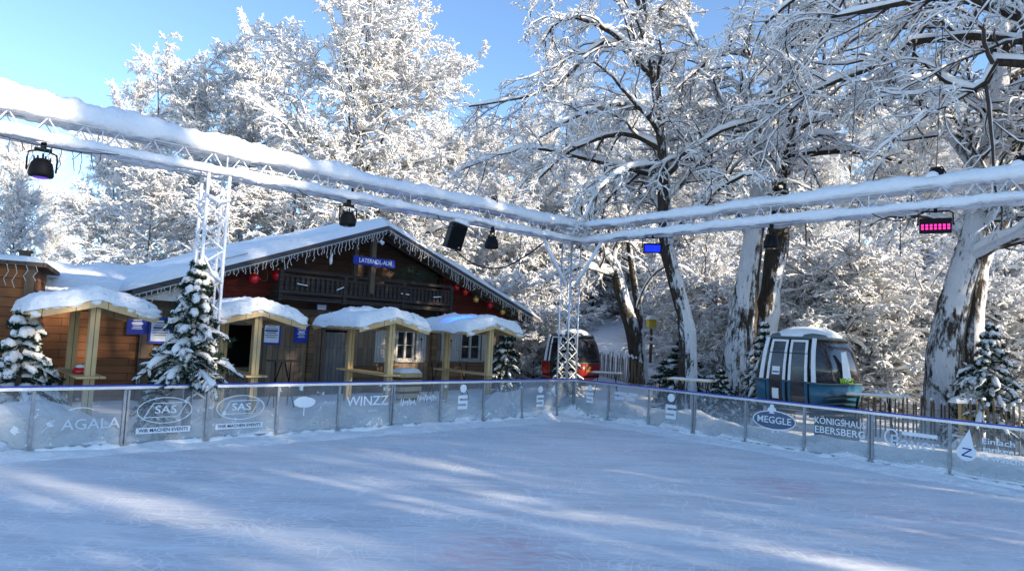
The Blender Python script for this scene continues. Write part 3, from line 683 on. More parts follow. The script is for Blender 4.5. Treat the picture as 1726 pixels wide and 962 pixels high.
# sign
sg_=empty('name_sign',tuple(HP+hu*-.42+hn*-.0+Vector((0,0,4.52))),HA,'long blue sign reading LATERNDL-ALM on the gable post','sign')
MB().box((0,0,0),(1.62,.03,.27)).build('sign_board',SIGNB,sg_,bev=.004); text('lettering','LATERNDL-ALM',.2,INKL,sg_,(.03,-.021,0),wide=1.25)
# window, door, hatch
def window(x0,x1,z0,z1):
    f=MB(); cx,cz=(x0+x1)/2,(z0+z1)/2; w,h=x1-x0,z1-z0
    for a,d in(((cx,0,z1-.04),(w,.1,.08)),((cx,0,z0+.04),(w,.1,.08)),((x0+.04,0,cz),(.08,.1,h-.16)),((x1-.04,0,cz),(.08,.1,h-.16)),((cx,0,cz),(.09,.09,h-.16))): f.box((a[0],WY+.04,a[2]),d)
    f.box((cx-w/4,WY+.05,cz),(w/2-.12,.03,.03)); f.box((cx+w/4,WY+.05,cz),(w/2-.12,.03,.03))
    fr=f.build('window',WHITE if False else SHUT,hut)
    MB().box((cx,WY+.07,cz),(w-.1,.01,h-.1)).build('pane',WGL,fr); MB().box((cx,WY-.05,z0-.03),(w+.14,.14,.05)).build('sill',SHUT,fr)
window(*W1); window(*W2)
def shutter(x0,x1,z0,z1):
    cx,cz=(x0+x1)/2,(z0+z1)/2; s_=MB().box((cx,WY-.03,cz),(x1-x0,.04,z1-z0)).build('shutter',SHUT,hut,bev=.004)
    b2=MB()
    for z in(z0+.15,z1-.15): b2.box((cx,WY-.06,z),(x1-x0-.03,.025,.08))
    b2.build('batten',SHUT,s_)
    h=MB(); h.prism([(cx,cz+.18),(cx+.05,cz+.25),(cx+.02,cz+.29),(cx,cz+.27),(cx-.02,cz+.29),(cx-.05,cz+.25)],WY-.054,WY-.05); h.bar((cx,WY-.052,cz+.2),(cx,WY-.052,cz-.05),.012); h.build('heart_cutout',DARKIN,s_)
for q in((.42,1.26,1.12,2.34),(2.17,2.62,1.14,2.34),(3.35,4.27,1.16,2.3),(5.43,5.92,1.2,2.34)): shutter(*q)
MB().box((-1.05,WY+.06,1.02),(.92,.06,2.2)).build('door',plank_mat('door_grey',(.22,.20,.18),(.17,.155,.14),.14,True),hut)
MB().box((-1.6,WY-.02,1.1),(.1,.12,2.3)).box((-.5,WY-.02,1.1),(.1,.12,2.3)).box((-1.05,WY-.02,2.24),(1.2,.12,.1)).build('door_frame',OLDW,hut)
MB().box((-4.95,WY-.1,.93),(2.5,.4,.06)).build('counter',OLDW,hut,bev=.006)
MB().box((-6.2,WY-.02,1.6),(.18,.1,1.5)).box((-3.7,WY-.02,1.6),(.18,.1,1.5)).box((-4.95,WY-.02,2.3),(2.7,.1,.14)).build('hatch_frame',OLDW,hut)
for x in(2.95,-2.05,-6.85,6.5): MB().box((x,WY-.07,1.3),(.2,.14,2.6)).build('corner_post',PLANK_LOW,hut,bev=.01)
m_=MB(); m_.box((4.6,WY-.04,.55),(3.6,.05,1.1)); m_.box((.5,WY-.04,.5),(1.9,.05,1.0)); m_.build('wainscot',PLANK_LOW,hut)
# posters
def poster(s,z,w,h,label,y=-.04,lines=6,blue_top=True,dark=False):
    t=empty('poster',tuple(HP+hu*s+hn*(WY+y)+Vector((0,0,z))),HA,label,'poster')
    MB().box((0,0,0),(w,.02,h)).build('backing',SIGNB,t)
    if not dark: MB().box((0,-.013,-.01),(w*.8,.006,h*.8)).build('sheet',PAPER,t)
    m_=MB(); r=random.Random(int(s*10)+100)
    for k in range(lines):
        zz=h*.28-k*h*.56/lines; ww=w*.66*r.uniform(.6,1); m_.box((0,-.018,zz),(ww,.004,h*.03*(2.4 if k==2 else 1)))
    m_.build('printed_lines',INKL if dark else INK,t)
poster(-7.2,2.1,.5,.5,'dark blue menu poster with white print, leftmost on the brown wall',dark=True,y=-.16); poster(-6.62,1.98,.6,.72,'blue-framed menu sheet between the dark poster and the snowy fir',y=-.2)
poster(-3.38,2.02,.62,.72,'blue-framed menu sheet right of the dark serving hatch'); poster(-2.38,2.02,.46,.56,'small dark blue poster left of the grey door',dark=True)
poster(-1.76,2.93,.38,.2,'small white sign on the beam above the door',lines=2,y=-.1)
# snowshoe-like racket and baubles
t=empty('snowshoe',tuple(HP+hu*-4.0+hn*.55+Vector((0,0,3.85))),HA,'old wooden snowshoe on the red gable field beside a gold bauble','snowshoe')
ring(0,0,.17,.30,.02,24,t=.03).build('frame',OLDW,t); m_=MB()
for k in range(-3,4): m_.bar((-.15,0,k*.07),(.15,0,k*.07+.05),.006)
m_.build('webbing',OLDW,t); t.rotation_euler=(0,R_(-25),HA)
bau=[(-4.26,3.62,RED,.16,'red bauble low on the left red gable field'),(-3.52,3.78,RED,.19,'large red bauble at the left end of the balcony'),(-4.72,3.95,GOLD,.13,'gold bauble left of the snowshoe'),(-5.3,3.35,GOLD,.1,'small gold bauble behind the fir tip'),
 (3.53,3.99,RED,.12,'red bauble nearest the right end of the balcony'),(3.98,3.87,RED,.13,'second red bauble from the balcony, under the right gable edge'),(4.54,3.62,GOLD,.12,'gold bauble between two red ones under the right gable edge'),(5.30,3.45,RED,.14,'red bauble right of the gold one under the right gable edge'),(6.0,3.22,GOLD,.12,'gold bauble farthest down the right gable edge')]
for s,z,mt,r,lab in bau:
    t=empty('bauble',tuple(HP+hu*s+hn*.45+Vector((0,0,z))),HA,lab,'bauble','baubles under the gable')
    MB().ball((0,0,0),r,16,10).build('ball',mt,t,True); MB().tube([(0,0,r*.95),(0,0,r*1.15)],r*.22,8).build('cap',GOLD,t); MB().tube([(0,0,r*1.1),(0,0,min(2,RG-.2-abs(s)*SL-z))],.006,4).build('cord',CABLE,t)
t=empty('deer_figure',tuple(HP+hu*-1.95+hn*.14+Vector((0,0,4.42))),HA,'small pale deer figure hanging above the balcony','figure')
m_=MB(); m_.ball((0,0,0),.09,10,8,(.6,.5,1.7)); m_.tube([(0,0,.12),(.03,0,.2),(.06,0,.25)],[.045,.035,.015],6); m_.tube([(.02,0,.22),(-.03,0,.3),(-.05,0,.36)],.01,4); m_.tube([(.03,0,.22),(.06,0,.3),(.1,0,.34)],.01,4); m_.build('deer_body',WHITE,t,True)
t=empty('gable_spotlight',tuple(HP+hu*-.25+hn*.0+Vector((0,0,5.25))),HA,'small white spotlight under the top of the hut gable','lamp')
m_=MB(); m_.tube([(0,0,0),(.06,-.1,-.08)],[.05,.07],8); m_.build('lamp_head',WHITE,t); MB().tube([(0,0,0),(.12,.05,.12)],.012,5).build('bracket',WHITE,t)
t=empty('conifer_garland',tuple(HP+hu*1.35+hn*.15+Vector((0,0,4.25))),HA,'dark fir branches heaped on the balcony right of the post','garland')
m_=MB(); rr=random.Random(4)
for k in range(420):
    x=rr.gauss(0,.55); z=rr.gauss(0,.13)-.05*abs(x); y=rr.gauss(0,.07); a=rr.uniform(0,6.28); l=.13
    m_.add([(x,y,z),(x+l*math.cos(a),y-.03,z+l*math.sin(a)*.6),(x+l*math.cos(a)*.9,y-.02,z+l*math.sin(a)*.6+.02)],[(0,1,2)])
NEEDLE=simple('fir_needles',(.022,.045,.028),.8,0,.3,12,0,.15)
m_.build('needles',NEEDLE,t)
t=empty('wooden_crate',tuple(spot(683,655,18.9).xy)+(0,),HA+R_(5),'slatted wooden crate with snow on top, beside the third shelter','crate')
m_=MB()
for k in range(6): m_.box((0,0,.1+k*.19),(.78,.5,.12))
m_.build('slats',PINE,t,bev=.01); MB().box((0,0,.6),(.7,.42,1.1)).build('inner_box',PLANK_LOW,t)
slab(lambda u,v:(-.4+u*.8,-.26+v*.52,1.12),10,8,lambda u,v:edge(u,.3)*edge(v,.3)*.12,'snow_cover',SNOW,t)

# left wing and cabin
wing=empty('wooden_side_cabin',tuple(HP+hu*-10.3+hn*.78),HA,'red-brown plank cabin adjoining the hut on the left, low snowy roof','cabin')
MB().box((0,2.2,1.35),(7.0,4.0,2.9)).build('wall',PLANK_RED,wing)
MB().box((3.3,.14,1.35),(.22,.16,2.75)).build('corner_post',OLDW,wing)
m_=MB(); m_.add([(-3.9,-.15,2.75),(2.4,-.15,2.75),(2.2,2.6,3.65),(-3.9,2.6,3.65),(-3.9,-.15,2.66),(2.4,-.15,2.66),(2.2,2.6,3.5),(-3.9,2.6,3.5)],[(0,1,2,3),(4,7,6,5),(0,4,5,1),(1,5,6,2),(2,6,7,3),(3,7,4,0)]); m_.build('roof',simple('grey_blue_sheet_roof',(.38,.44,.50),.45,.1),wing)
slab(lambda u,v:(.2+u*4.2,-.3+v*3.2,2.80+v*.55),22,14,lambda u,v:edge(u,.2)*edge(v,.25)*(.38+.35*u)*(1+.3*nz(u*5,v*4)),'roof_snow',SNOW,wing)
slab(lambda u,v:(-3.9+u*6.2,-.2+v*.5,2.76+v*.15),26,4,lambda u,v:edge(u,.04)*edge(v,.5)*(.09+.05*nz(u*14,v)),'eave_snow',SNOW,wing)
m_=MB(); x=-3.2
while x<2.2:
    ln=random.uniform(.1,.32); m_.tube([(x,-.2,2.68),(x+.03,-.2,2.68-ln*.5),(x-.01,-.2,2.68-ln)],.009,4); x+=random.uniform(.12,.3)
il=m_.build('fairy_lights',ICICLE); il.location=wing.location; il.rotation_euler=wing.rotation_euler; tag(il,'icicle fairy lights along the eave of the low red-brown cabin','fairy lights')
c0=spot(44,560,13.9)
cab=empty('plank_cabin',(c0.x,c0.y,0),R_(30),'tall plank cabin cut off by the left edge of the photo','cabin')
MB().box((-2.0,1.5,1.62),(4.0,3.0,3.25)).build('wall',PLANK_RED,cab); MB().box((-.02,-.03,1.6),(.16,.16,3.3)).build('corner_post',OLDW,cab); MB().box((-2,1.5,3.30),(4.5,3.4,.09)).build('roof',OLDW,cab)
slab(lambda u,v:(-4.25+u*4.5,-.2+v*3.4,3.35),20,12,lambda u,v:edge(u,.08)*edge(v,.1)*.13,'roof_snow',SNOW,cab)
m_=MB(); x=-3.0
while x<.2:
    ln=random.uniform(.2,.55); m_.tube([(x,-.24,3.27),(x+.04,-.24,3.27-ln*.35),(x-.03,-.24,3.27-ln*.7),(x+.02,-.24,3.27-ln)],.006,4); x+=random.uniform(.09,.2)
il=m_.build('fairy_lights',ICICLE); il.location=cab.location; il.rotation_euler=cab.rotation_euler; tag(il,'icicle fairy lights on the cabin at the left edge','fairy lights')
p=spot(38,470,14.6); t=empty('stove_flue',(p.x,p.y,3.1),R_(30),'square dark wooden flue rising from the cabins at the left','chimney')
MB().box((0,0,.2),(.2,.2,.62)).build('flue_shaft',OLDW,t,bev=.008); MB().box((0,0,.53),(.27,.27,.05)).build('flue_cap',OLDW,t)

# ------------------------------------------------------------------ shelters
def shelter(a,off,label,red=False,seed=0):
    p=frm(a,-off,0); t=empty('wooden_shelter',tuple(p),RZL,label,'shelter','timber shelters with bar shelves behind the boards')
    LN=2.25; hw=1.0; pk=2.66; sl=.26
    for y in(0,LN-.25): MB().box((0,y+.08,1.3),(.16,.16,2.62)).build('post',PINE,t,bev=.008)
    for sg in(-1,1):
        x1=sg*hw; z1=pk-sl*hw
        m_=MB(); m_.add([(0,-.12,pk),(x1,-.12,z1),(x1,LN,z1),(0,LN,pk),(0,-.12,pk-.03),(x1,-.12,z1-.03),(x1,LN,z1-.03),(0,LN,pk-.03)],[(0,1,2,3),(4,7,6,5),(0,4,5,1),(1,5,6,2),(2,6,7,3),(3,7,4,0)]); m_.build('roof_boards',PINE,t)
        for y0,y1 in((-.16,-.125),(LN+.003,LN+.035)):
            m_=MB(); m_.add([(0,y0,pk+.04),(x1,y0,z1+.04),(x1,y1,z1+.04),(0,y1,pk+.04),(0,y0,pk-.20),(x1,y0,z1-.20),(x1,y1,z1-.20),(0,y1,pk-.20)],[(0,1,2,3),(4,7,6,5),(0,4,5,1),(1,5,6,2),(2,6,7,3),(3,7,4,0)]); m_.build('fascia',PINE,t)
        m_=MB(); m_.bar((x1+sg*.018,-.16,z1-.05),(x1+sg*.018,LN+.03,z1-.05),.03,.17); m_.build('eave_board',PINE,t)
        m_=MB(); m_.bar((sg*.06,.08,1.95),(sg*.62,.08,pk-.62*sl-.05),.06,.09) if False else None
    MB().box((0,LN/2-.05,pk-.11),(.09,LN-.1,.14)).build('ridge_beam',PINE,t)
    MB().box((0,LN/2,1.17),(.46,LN+.25,.04)).build('shelf',PINE,t,bev=.006)
    s=seed*7.7
    def P_(u,v):
        x=(u*2-1)*(hw+.07); y=-.20+v*(LN+.26); z=pk+.03-sl*abs(x)
        rim=(1-edge(u,.08)*edge(v,.06)); dr_=.0
        if rim>.3: z-=rim*(.055+.09*max(0,nz(x*3.1+s,y*3.1))+.03)
        return (x,y,z)
    slab(P_,34,34,lambda u,v:edge(u,.12)*edge(v,.10)*(.17+.06*nz(u*4+s,v*4)+.04*nz(u*11,v*11+s)+.035*nz(u*23,v*19+s)+.02*nz(u*41,v*37+s)),'roof_snow',SNOW,t)
    # sugar of snow stuck on the fascia
    m_=MB(); r=random.Random(seed)
    for k in range(80):
        x=r.uniform(-hw,hw); m_.ball((x,-.158,pk-sl*abs(x)+.05-abs(r.gauss(0,.07))),r.uniform(.03,.065),7,5,(r.uniform(1.4,2.6),.25,r.uniform(.6,1.2)))
    m_.build('fascia_snow',SNOW,t,True)
    return t
shelter(11.90,1.1,'leftmost timber shelter with snowy roof, a red lantern on its shelf',seed=1)
shelter(8.87,1.1,'timber shelter just right of the snowy fir tree, bare yellow fascia',seed=2)
shelter(5.52,1.1,'third timber shelter from the left, beside the slatted crate',seed=3)
shelter(2.28,1.1,'rightmost timber shelter, nearest the rink corner, its snow tinged blue by a lamp',seed=4)
q=frm(11.95,-1.75,1.192); t=empty('table_lantern',tuple(q),0,'small red lantern topped with snow on the leftmost shelter shelf','lantern')
m_=MB(); m_.tube([(0,0,0),(0,0,.03),(0,0,.10),(0,0,.13)],[.12,.14,.11,.05],12); m_.build('shade',RED,t,True); MB().ball((0,0,.13),.09,10,6,(1,1,.5)).build('snow_cover',SNOW,t,True)
# blue beam of the left stage lamp on the rightmost shelter roof
bl_=bpy.data.lights.new('stage_lamp_beam','SPOT'); bl_.energy=3500; bl_.color=(.0,.02,1); bl_.spot_size=R_(22); bl_.spot_blend=.8; bl_.shadow_soft_size=.05
bo=bpy.data.objects.new('stage_lamp_beam',bl_); COL.objects.link(bo); src=frm(2.95,-.5,TB-.62); bo.location=src
tgt=frm(2.80,-1.95,2.62); bo.rotation_euler=(src-tgt).to_track_quat('Z','Y').to_euler()

# ------------------------------------------------------------------ tables
def table(p,rz,w,d,h,label,legs='x',snow=.03):
    z=ground_z(p[0],p[1]); t=empty('standing_table',(p[0],p[1],0),rz,label,'table')
    MB().box((0,0,h),(w,d,.035)).build('table_top',OLDW if snow<.02 else PINE,t,bev=.005)
    for s in(-1,1):
        x=s*(w/2-.22)
        if legs=='x':
            m_=MB(); m_.tube([(x-s*.05,-d/2+.06,h-.02),(x+s*.12,d/2-.02,0)],.016,6); m_.tube([(x-s*.05,d/2-.06,h-.02),(x+s*.12,-d/2+.02,0)],.016,6); m_.bar((x,-d/2+.1,h*.5),(x,d/2-.1,h*.5),.02); m_.build('leg_frame',BLACK,t)
        else:
            m_=MB(); m_.tube([(x-.2*s,0,h-.02),(x+.16*s,-.15,0)],.016,6); m_.tube([(x+.12*s,0,h-.02),(x-.22*s,.15,0)],.016,6); m_.build('leg_frame',BLACK,t)
    if snow>0.01: slab(lambda u,v:(-w/2+.01+u*(w-.02),-d/2+.01+v*(d-.02),h+.019),12,5,lambda u,v:edge(u,.1)*edge(v,.3)*snow*(1+.4*nz(u*6,v*4)),'snow_cover',SNOW,t)
    return t
table((-8.6,16.5),HA,.75,.5,1.3,'small dark standing table left of the snowy fir, against the brown wall',snow=0)
table((-6.2,18.5),HA,.8,.5,1.3,'small dark standing table under the menu sheet right of the hatch',snow=0)
table((-1.9,21.75),HA,1.7,.5,1.33,'long standing table under the hut windows',snow=0)
table((3.75,25.5),R_(-10),1.15,.6,1.03,'table on dark legs right of the red gondola')
table((4.85,17.8),RZR+R_(18),1.15,.55,1.33,'folding table with crossed legs in front of the snow-plastered slim trunk','y')
table((8.55,15.7),RZR+R_(25),1.15,.55,1.28,'table beside the blue gondola, pale snowy top')
t=empty('folded_tables',(7.95,16.2,.0),RZR+R_(50),'stack of dark folded tables leaning beside the blue gondola','folded tables')
for k in range(4): MB().box((-.1+.03*k,0,.78+k*.13),(1.1-.12*k,.5,.035),ry=R_(-6)).build('folded_top',simple('dark_board%d'%k,(.06,.07,.07),.6) if k==0 else bpy.data.materials['dark_board0'],t,bev=.004)
MB().box((0,0,.35),(.9,.4,.7)).build('support_frame',BLACK,t)

# ------------------------------------------------------------------ gondolas
def gondola(loc,rz,body,label,marks=False,zs_=.86):
    t=empty('gondola_cabin',loc,rz,label,'gondola')
    # profile: (z, half length x, half depth y)
    prof=[(.0,.80,.72),(.12,.98,.86),(.45,1.06,.92),(.85,1.08,.94),(1.3,1.03,.91),(1.75,.92,.85),(2.1,.76,.77),(2.22,.66,.7)]
    n=40
    def ringp(hx,hy,e=3.2):
        out=[]
        for j in range(n):
            q=2*math.pi*j/n+math.pi/n; c_,s_=math.cos(q),math.sin(q); r=(abs(c_)**e+abs(s_)**(e*1.8))**(-1/e)
            out.append((hx*c_*min(r,1.3),hy*max(-1,min(1,s_*min(r,1.3)))))
        return out
    def loft(zs,name,mat,off=0,capt=False,capb=False):
        V=[];F=[]
        for z,hx,hy in zs:
            for x,y in ringp(hx+off,hy+off): V.append((x,y,z))
        for i in range(len(zs)-1):
            for j in range(n): F.append((i*n+j,i*n+(j+1)%n,(i+1)*n+(j+1)%n,(i+1)*n+j))
        if capt: F.append(tuple(range((len(zs)-1)*n,len(zs)*n)))
        if capb: F.append(tuple(range(n))[::-1])
        return MB().add(V,F).build(name,mat,t,True)
    loft([p for p in prof if p[0]<=.86],'lower_body',body,0,True,True)
    loft([(.852,1.08,.94)]+[p for p in prof if 1<p[0]<2.12],'window_band',GGL,-.012,True,True)
    loft([(2.08,.785,.785),(2.22,.70,.72),(2.30,.45,.5)],'roof_shell',GREYG,0,True,True)
    loft([(.83,1.085,.945),(.875,1.082,.942)],'waist_trim',GREYG,.008,True,True)
    def hy(z):
        for (z0,_,y0),(z1,_,y1) in zip(prof,prof[1:]):
            if z<=z1: return y0+(y1-y0)*(z-z0)/(z1-z0)
        return prof[-1][2]
    zz=[.87,1.1,1.3,1.5,1.75,1.95,2.1]
    def strip(xa,xb,z0,z1,name,mat,o):
        zs=[z0]+[z for z in(.12,.45,.85,1.3,1.75,2.1) if z0<z<z1]+[z1]; m_=MB(); V=[];F=[]
        for z in zs:
            y=-hy(z)-o; k=1-.10*max(0,(z-.85))   # converge upward a little
            V+=[(xa*k,y,z),(xb*k,y,z),(xb*k,y+.03,z),(xa*k,y+.03,z)]
        for i in range(len(zs)-1):
            for j in range(4): F.append((i*4+j,i*4+(j+1)%4,(i+1)*4+(j+1)%4,(i+1)*4+j))
        F+=[(3,2,1,0),tuple(range(len(zs)*4-4,len(zs)*4))]
        return m_.add(V,F).build(name,mat,parent_[0])
    parent_=[t]
    for s in(-1,1): strip(s*.72-.055,s*.72+.055,.88,2.12,'door_pillar',WHITE,.016)
    strip(-.6,.6,.05,2.08,'door_recess',BLACK,.006)
    for s in(-1,1):
        parent_=[t]; c_=s*.30
        dp=strip(c_-.24,c_+.24,.10,2.02,'door_leaf',GGL,.014); parent_=[dp]
        for xa,xb in((c_-.26,c_-.19),(c_+.19,c_+.26)):
            strip(xa,xb,.88,2.03,'leaf_frame',WHITE,.024); strip(xa,xb,.08,.85,'leaf_frame',body,.024)
        strip(c_-.26,c_+.26,2.0,2.06,'leaf_frame',WHITE,.022); strip(c_-.26,c_+.26,1.66,1.68,'leaf_bar',BLACK,.028)
    parent_=[t]
    if marks:
        strip(-.42,-.20,1.02,1.26,'white_notice',WHITE,.022); strip(-.40,-.22,1.08,1.12,'notice_print',SIGNB,.026)
        strip(-.40,-.22,.32,.62,'white_sticker',WHITE,.022)
        # lettering on the curved end
    # snow
    def P_(u,v):
        x=(u*2-1)*.80; y=(v*2-1)*.80; k=1/max(1,math.hypot(x/.80,y/.80)) ; return (x*k,y*k,2.16-.0)
    def T_(u,v):
        x=(u*2-1)*.80; y=(v*2-1)*.80; r=math.hypot(x/.80,y/.80); return max(0,1-min(1,r)**3.2)*.26+.05*edge(u,.1)*edge(v,.1)
    slab(P_,26,26,T_,'snow_cover',SNOW,t)
    # rub rail, skids, roof hanger stub
    loft([(.16,1.0,.885),(.22,1.02,.90)],'bumper',BLACK,.025,True,True)
    MB().box((-.5,0,-.06),(.12,1.3,.16)).box((.5,0,-.06),(.12,1.3,.16)).build('support_beam',OLDW,t)
    # white seat back / window panel at the curved end
    m_=MB(); V=[];F=[]; zs=[.95,1.3,1.6,1.85,2.0]
    for z in zs:
        for p0,p1 in zip(prof,prof[1:]):
            if p0[0]<=z<=p1[0]: hx=p0[1]+(p1[1]-p0[1])*(z-p0[0])/(p1[0]-p0[0])
        for y in(.05,.32): V.append((hx*(1.0)+.004-.0*y,y-.05,z))
    F=[(i*2,i*2+1,i*2+3,i*2+2) for i in range(len(zs)-1)]
    t.scale=(1,1,zs_); return t,prof
g2,_=gondola((7.75,17.35,.74),R_(-55),TEAL,'teal and grey gondola cabin with white door frames and snow on its roof',True)
tt=text('lettering','WINZZ',.22,LIME,g2,(1.092,-.12,.94),rz=R_(90),ext=.012,wide=.62)
m_=MB(); m_.add([(1.045,-.30,1.75),(1.06,-.1,1.78),(1.075,.05,1.2),(1.095,.1,.98),(1.10,-.02,.93),(1.10,-.1,.99),(1.10,-.2,.93),(1.09,-.27,1.0)],[(0,1,2,3,4,5,6,7)])
fr_=m_.build('white_sticker',WHITE,g2); md=fr_.modifiers.new('s','SOLIDIFY'); md.thickness=.01
g1,_=gondola((2.65,28.4,.56),R_(-34),GRED,'red gondola cabin behind the corner truss column, snow on its roof')
MB().box((1.04,-.45,.62),(.06,.42,.4)).build('side_box',ORG,g1,bev=.01)

# ------------------------------------------------------------------ paling fence
def fence(pts,label,h=1.05,snow=True):
    t=empty('paling_fence',(pts[0][0],pts[0][1],0),0,label,'fence'); o=Vector((pts[0][0],pts[0][1],0))
    m_=MB(); w_=MB(); sn=MB(); wires=[]
    for (x0,y0),(x1,y1) in zip(pts,pts[1:]):
        Ls=math.hypot(x1-x0,y1-y0); k=0; n=int(Ls/.105); ang=math.atan2(y1-y0,x1-x0)
        for i in range(n):
            u=i/n; x=x0+(x1-x0)*u+random.uniform(-.02,.02); y=y0+(y1-y0)*u+random.uniform(-.02,.02); g0=max(0,ground_z(x,y)-.1)
            hh=h*random.uniform(.88,1.12); tl=random.uniform(-.05,.05); a=Vector((x,y,g0))-o; b_=Vector((x+tl,y+tl*.4,g0+hh))-o
            m_.bar(a,b_,random.uniform(.035,.065),.025); c_=b_+Vector((tl*.1,0,.07)); m_.bar(b_,c_,.022,.018)
            if random.random()<.75: sn.ball(tuple(b_+Vector((0,0,.055))),random.uniform(.03,.06),6,5,(1,1,1.1))
            if i%20==0: wires.append((x-o.x,y-o.y,g0))
    m_.build('palings',BOARDS,t)
    for zz in(.3,.85): MB().tube([(a,b_,c_+zz) for a,b_,c_ in wires],.008,4).build('wire',POST,t)
    sn.build('snow_caps',SNOW,t,True)
fence([(3.6,31.5),(4.2,31),(5.6,27.5)],'paling fence stretch behind the table right of the red gondola',1.15)
fence([(5.5,25.2),(6.6,21.6),(7.25,19.9)],'paling fence stretch between the two gondolas',1.1)
fence([(9.1,18.3),(10.2,17.9),(12.6,17.3)],'paling fence stretch right of the blue gondola',1.1)
fence([(11.2,16.2),(11.9,15.6),(13.8,14.9)],'paling fence stretch at the right edge, its pales partly bare yellow wood',1.15)
t=empty('stacked_stakes',(11.35,16.55,0),.1,'bundle of pale split stakes under snow by the fence, right side','stakes')
m_=MB(); r=random.Random(3)
for k in range(16): x=r.uniform(-.35,.35); m_.bar((x,r.uniform(-.1,.1),.1),(x*1.1+r.uniform(-.06,.06),0,1.22+r.uniform(-.1,.08)),.07,.04)
m_.build('stakes',PINE,t); slab(lambda u,v:(-.45+u*.9,-.16+v*.32,1.15),12,6,lambda u,v:edge(u,.3)*edge(v,.5)*.16*(1+.5*nz(u*7,v)),'snow_cover',SNOW,t)

p=spot(1098,545,33); t=empty('yellow_box',(p.x,p.y,ground_z(p.x,p.y)),R_(20),'small yellow box on a post up the snowy slope','box')
gz=max(.4,p.z-ground_z(p.x,p.y)); MB().box((0,0,gz),(.42,.3,.4)).build('box_body',YEL,t,bev=.02); MB().box((0,0,gz/2-.1),(.1,.1,gz)).build('post',OLDW,t)
slab(lambda u,v:(-.26+u*.52,-.19+v*.38,gz+.2),8,6,lambda u,v:edge(u,.3)*edge(v,.4)*.2,'snow_cover',SNOW,t)

# ------------------------------------------------------------------ trees
rng=np.random.default_rng(11)
def nrm(v): return v/np.maximum(np.linalg.norm(v,axis=-1,keepdims=True),1e-9)
def tangents(P):
    T=np.empty_like(P); T[:,1:-1]=P[:,2:]-P[:,:-2]; T[:,0]=P[:,1]-P[:,0]; T[:,-1]=P[:,-1]-P[:,-2]; return nrm(T)
def tubes_np(P,R,sides):
    Nn,n,_=P.shape; T=tangents(P); ref=np.zeros_like(T); ref[...,0]=1; ref[np.abs(T[...,0])>.8]=(0,1,0)
    A=nrm(np.cross(T,ref)); B=np.cross(T,A); ang=np.arange(sides)*2*np.pi/sides
    V=P[:,:,None]+R[:,:,None,None]*(A[:,:,None]*np.cos(ang)[None,None,:,None]+B[:,:,None]*np.sin(ang)[None,None,:,None])
    idx=np.arange(Nn*n*sides).reshape(Nn,n,sides); j2=np.roll(idx,-1,2)
    F=np.stack([idx[:,:-1],j2[:,:-1],j2[:,1:],idx[:,1:]],-1).reshape(-1,4); return V.reshape(-1,3),F
def snow_np(P,R,Wd,H,lift=.35):
    """lumpy ridges of snow lying along the upper side of every branch"""
    Nn,n,_=P.shape; T=tangents(P); Z=np.array([0,0,1.]); hf=np.sqrt(T[...,0]**2+T[...,1]**2)
    Sd=np.cross(T,Z); bad=np.linalg.norm(Sd,axis=-1)<.12; Sd[bad]=(.5,.85,0); Sd=nrm(Sd)
    U=nrm(np.cross(Sd,T)); U[U[...,2]<0]*=-1
    lump=rng.uniform(.55,1.4,(Nn,n)); prof=np.ones(n); prof[0]=.6; prof[-1]=.35
    H=H*lump*prof*(.35+.65*hf); Wd=Wd*(.7+.3*lump)*prof
    base=P+U*(R*lift)[...,None]
    pr=[(-1,-.15),(-.62,.75),(.0,1.0),(.62,.75),(1,-.15)]
    V=np.stack([base+Sd*(Wd*a)[...,None]+U*(H*b_)[...,None] for a,b_ in pr],2)
    k=len(pr); idx=np.arange(Nn*n*k).reshape(Nn,n,k)
    F=[np.stack([idx[:,:-1,j],idx[:,1:,j],idx[:,1:,(j+1)%k],idx[:,:-1,(j+1)%k]],-1).reshape(-1,4) for j in range(k)]
    return V.reshape(-1,3),np.concatenate(F)
def grow(P,R,K,tmin,ratio,ang,nseg,wig,droop,lift,rr=.6,rmin=.008,flat=.6,lenfn=None,tmax=1.):
    Nn,n,_=P.shape
    t=(np.arange(K)[None]+rng.uniform(0,1,(Nn,K)))/K*(tmax-tmin)+tmin
    f=t*(n-1); i=np.minimum(f.astype(int),n-2); fr=(f-i)[...,None]; ar=np.arange(Nn)[:,None]
    O=P[ar,i]*(1-fr)+P[ar,i+1]*fr; T=tangents(P)[ar,i]; rp=(R[ar,i]*(1-fr[...,0])+R[ar,i+1]*fr[...,0])
    Lp=np.linalg.norm(np.diff(P,axis=1),axis=-1).sum(1)
    rnd=rng.normal(size=(Nn,K,3)); rnd[...,2]*=flat; perp=nrm(rnd-T*(rnd*T).sum(-1,keepdims=True))
    an=ang*rng.uniform(.7,1.3,(Nn,K))[...,None]
    D=nrm(T*np.cos(an)+perp*np.sin(an))
    Ln=(Lp[:,None]*ratio*(1.15-.65*t)*rng.uniform(.65,1.25,(Nn,K))) if lenfn is None else lenfn(t)
    M=Nn*K; D=D.reshape(M,3); O=O.reshape(M,3); Ln=Ln.reshape(M); rp=rp.reshape(M)
    pts=[O]; d=D; step=Ln/nseg
    for s in range(nseg):
        d=nrm(d+rng.normal(size=(M,3))*wig+np.array([0,0,1.])*(lift-droop*((s+1)/nseg)))
        pts.append(pts[-1]+d*step[:,None])
    Pn=np.stack(pts,1); r0=np.maximum(rp*rr,rmin); Rn=r0[:,None]*np.linspace(1,.35,nseg+1)[None]; Rn=np.maximum(Rn,rmin*.6)
    return Pn,Rn
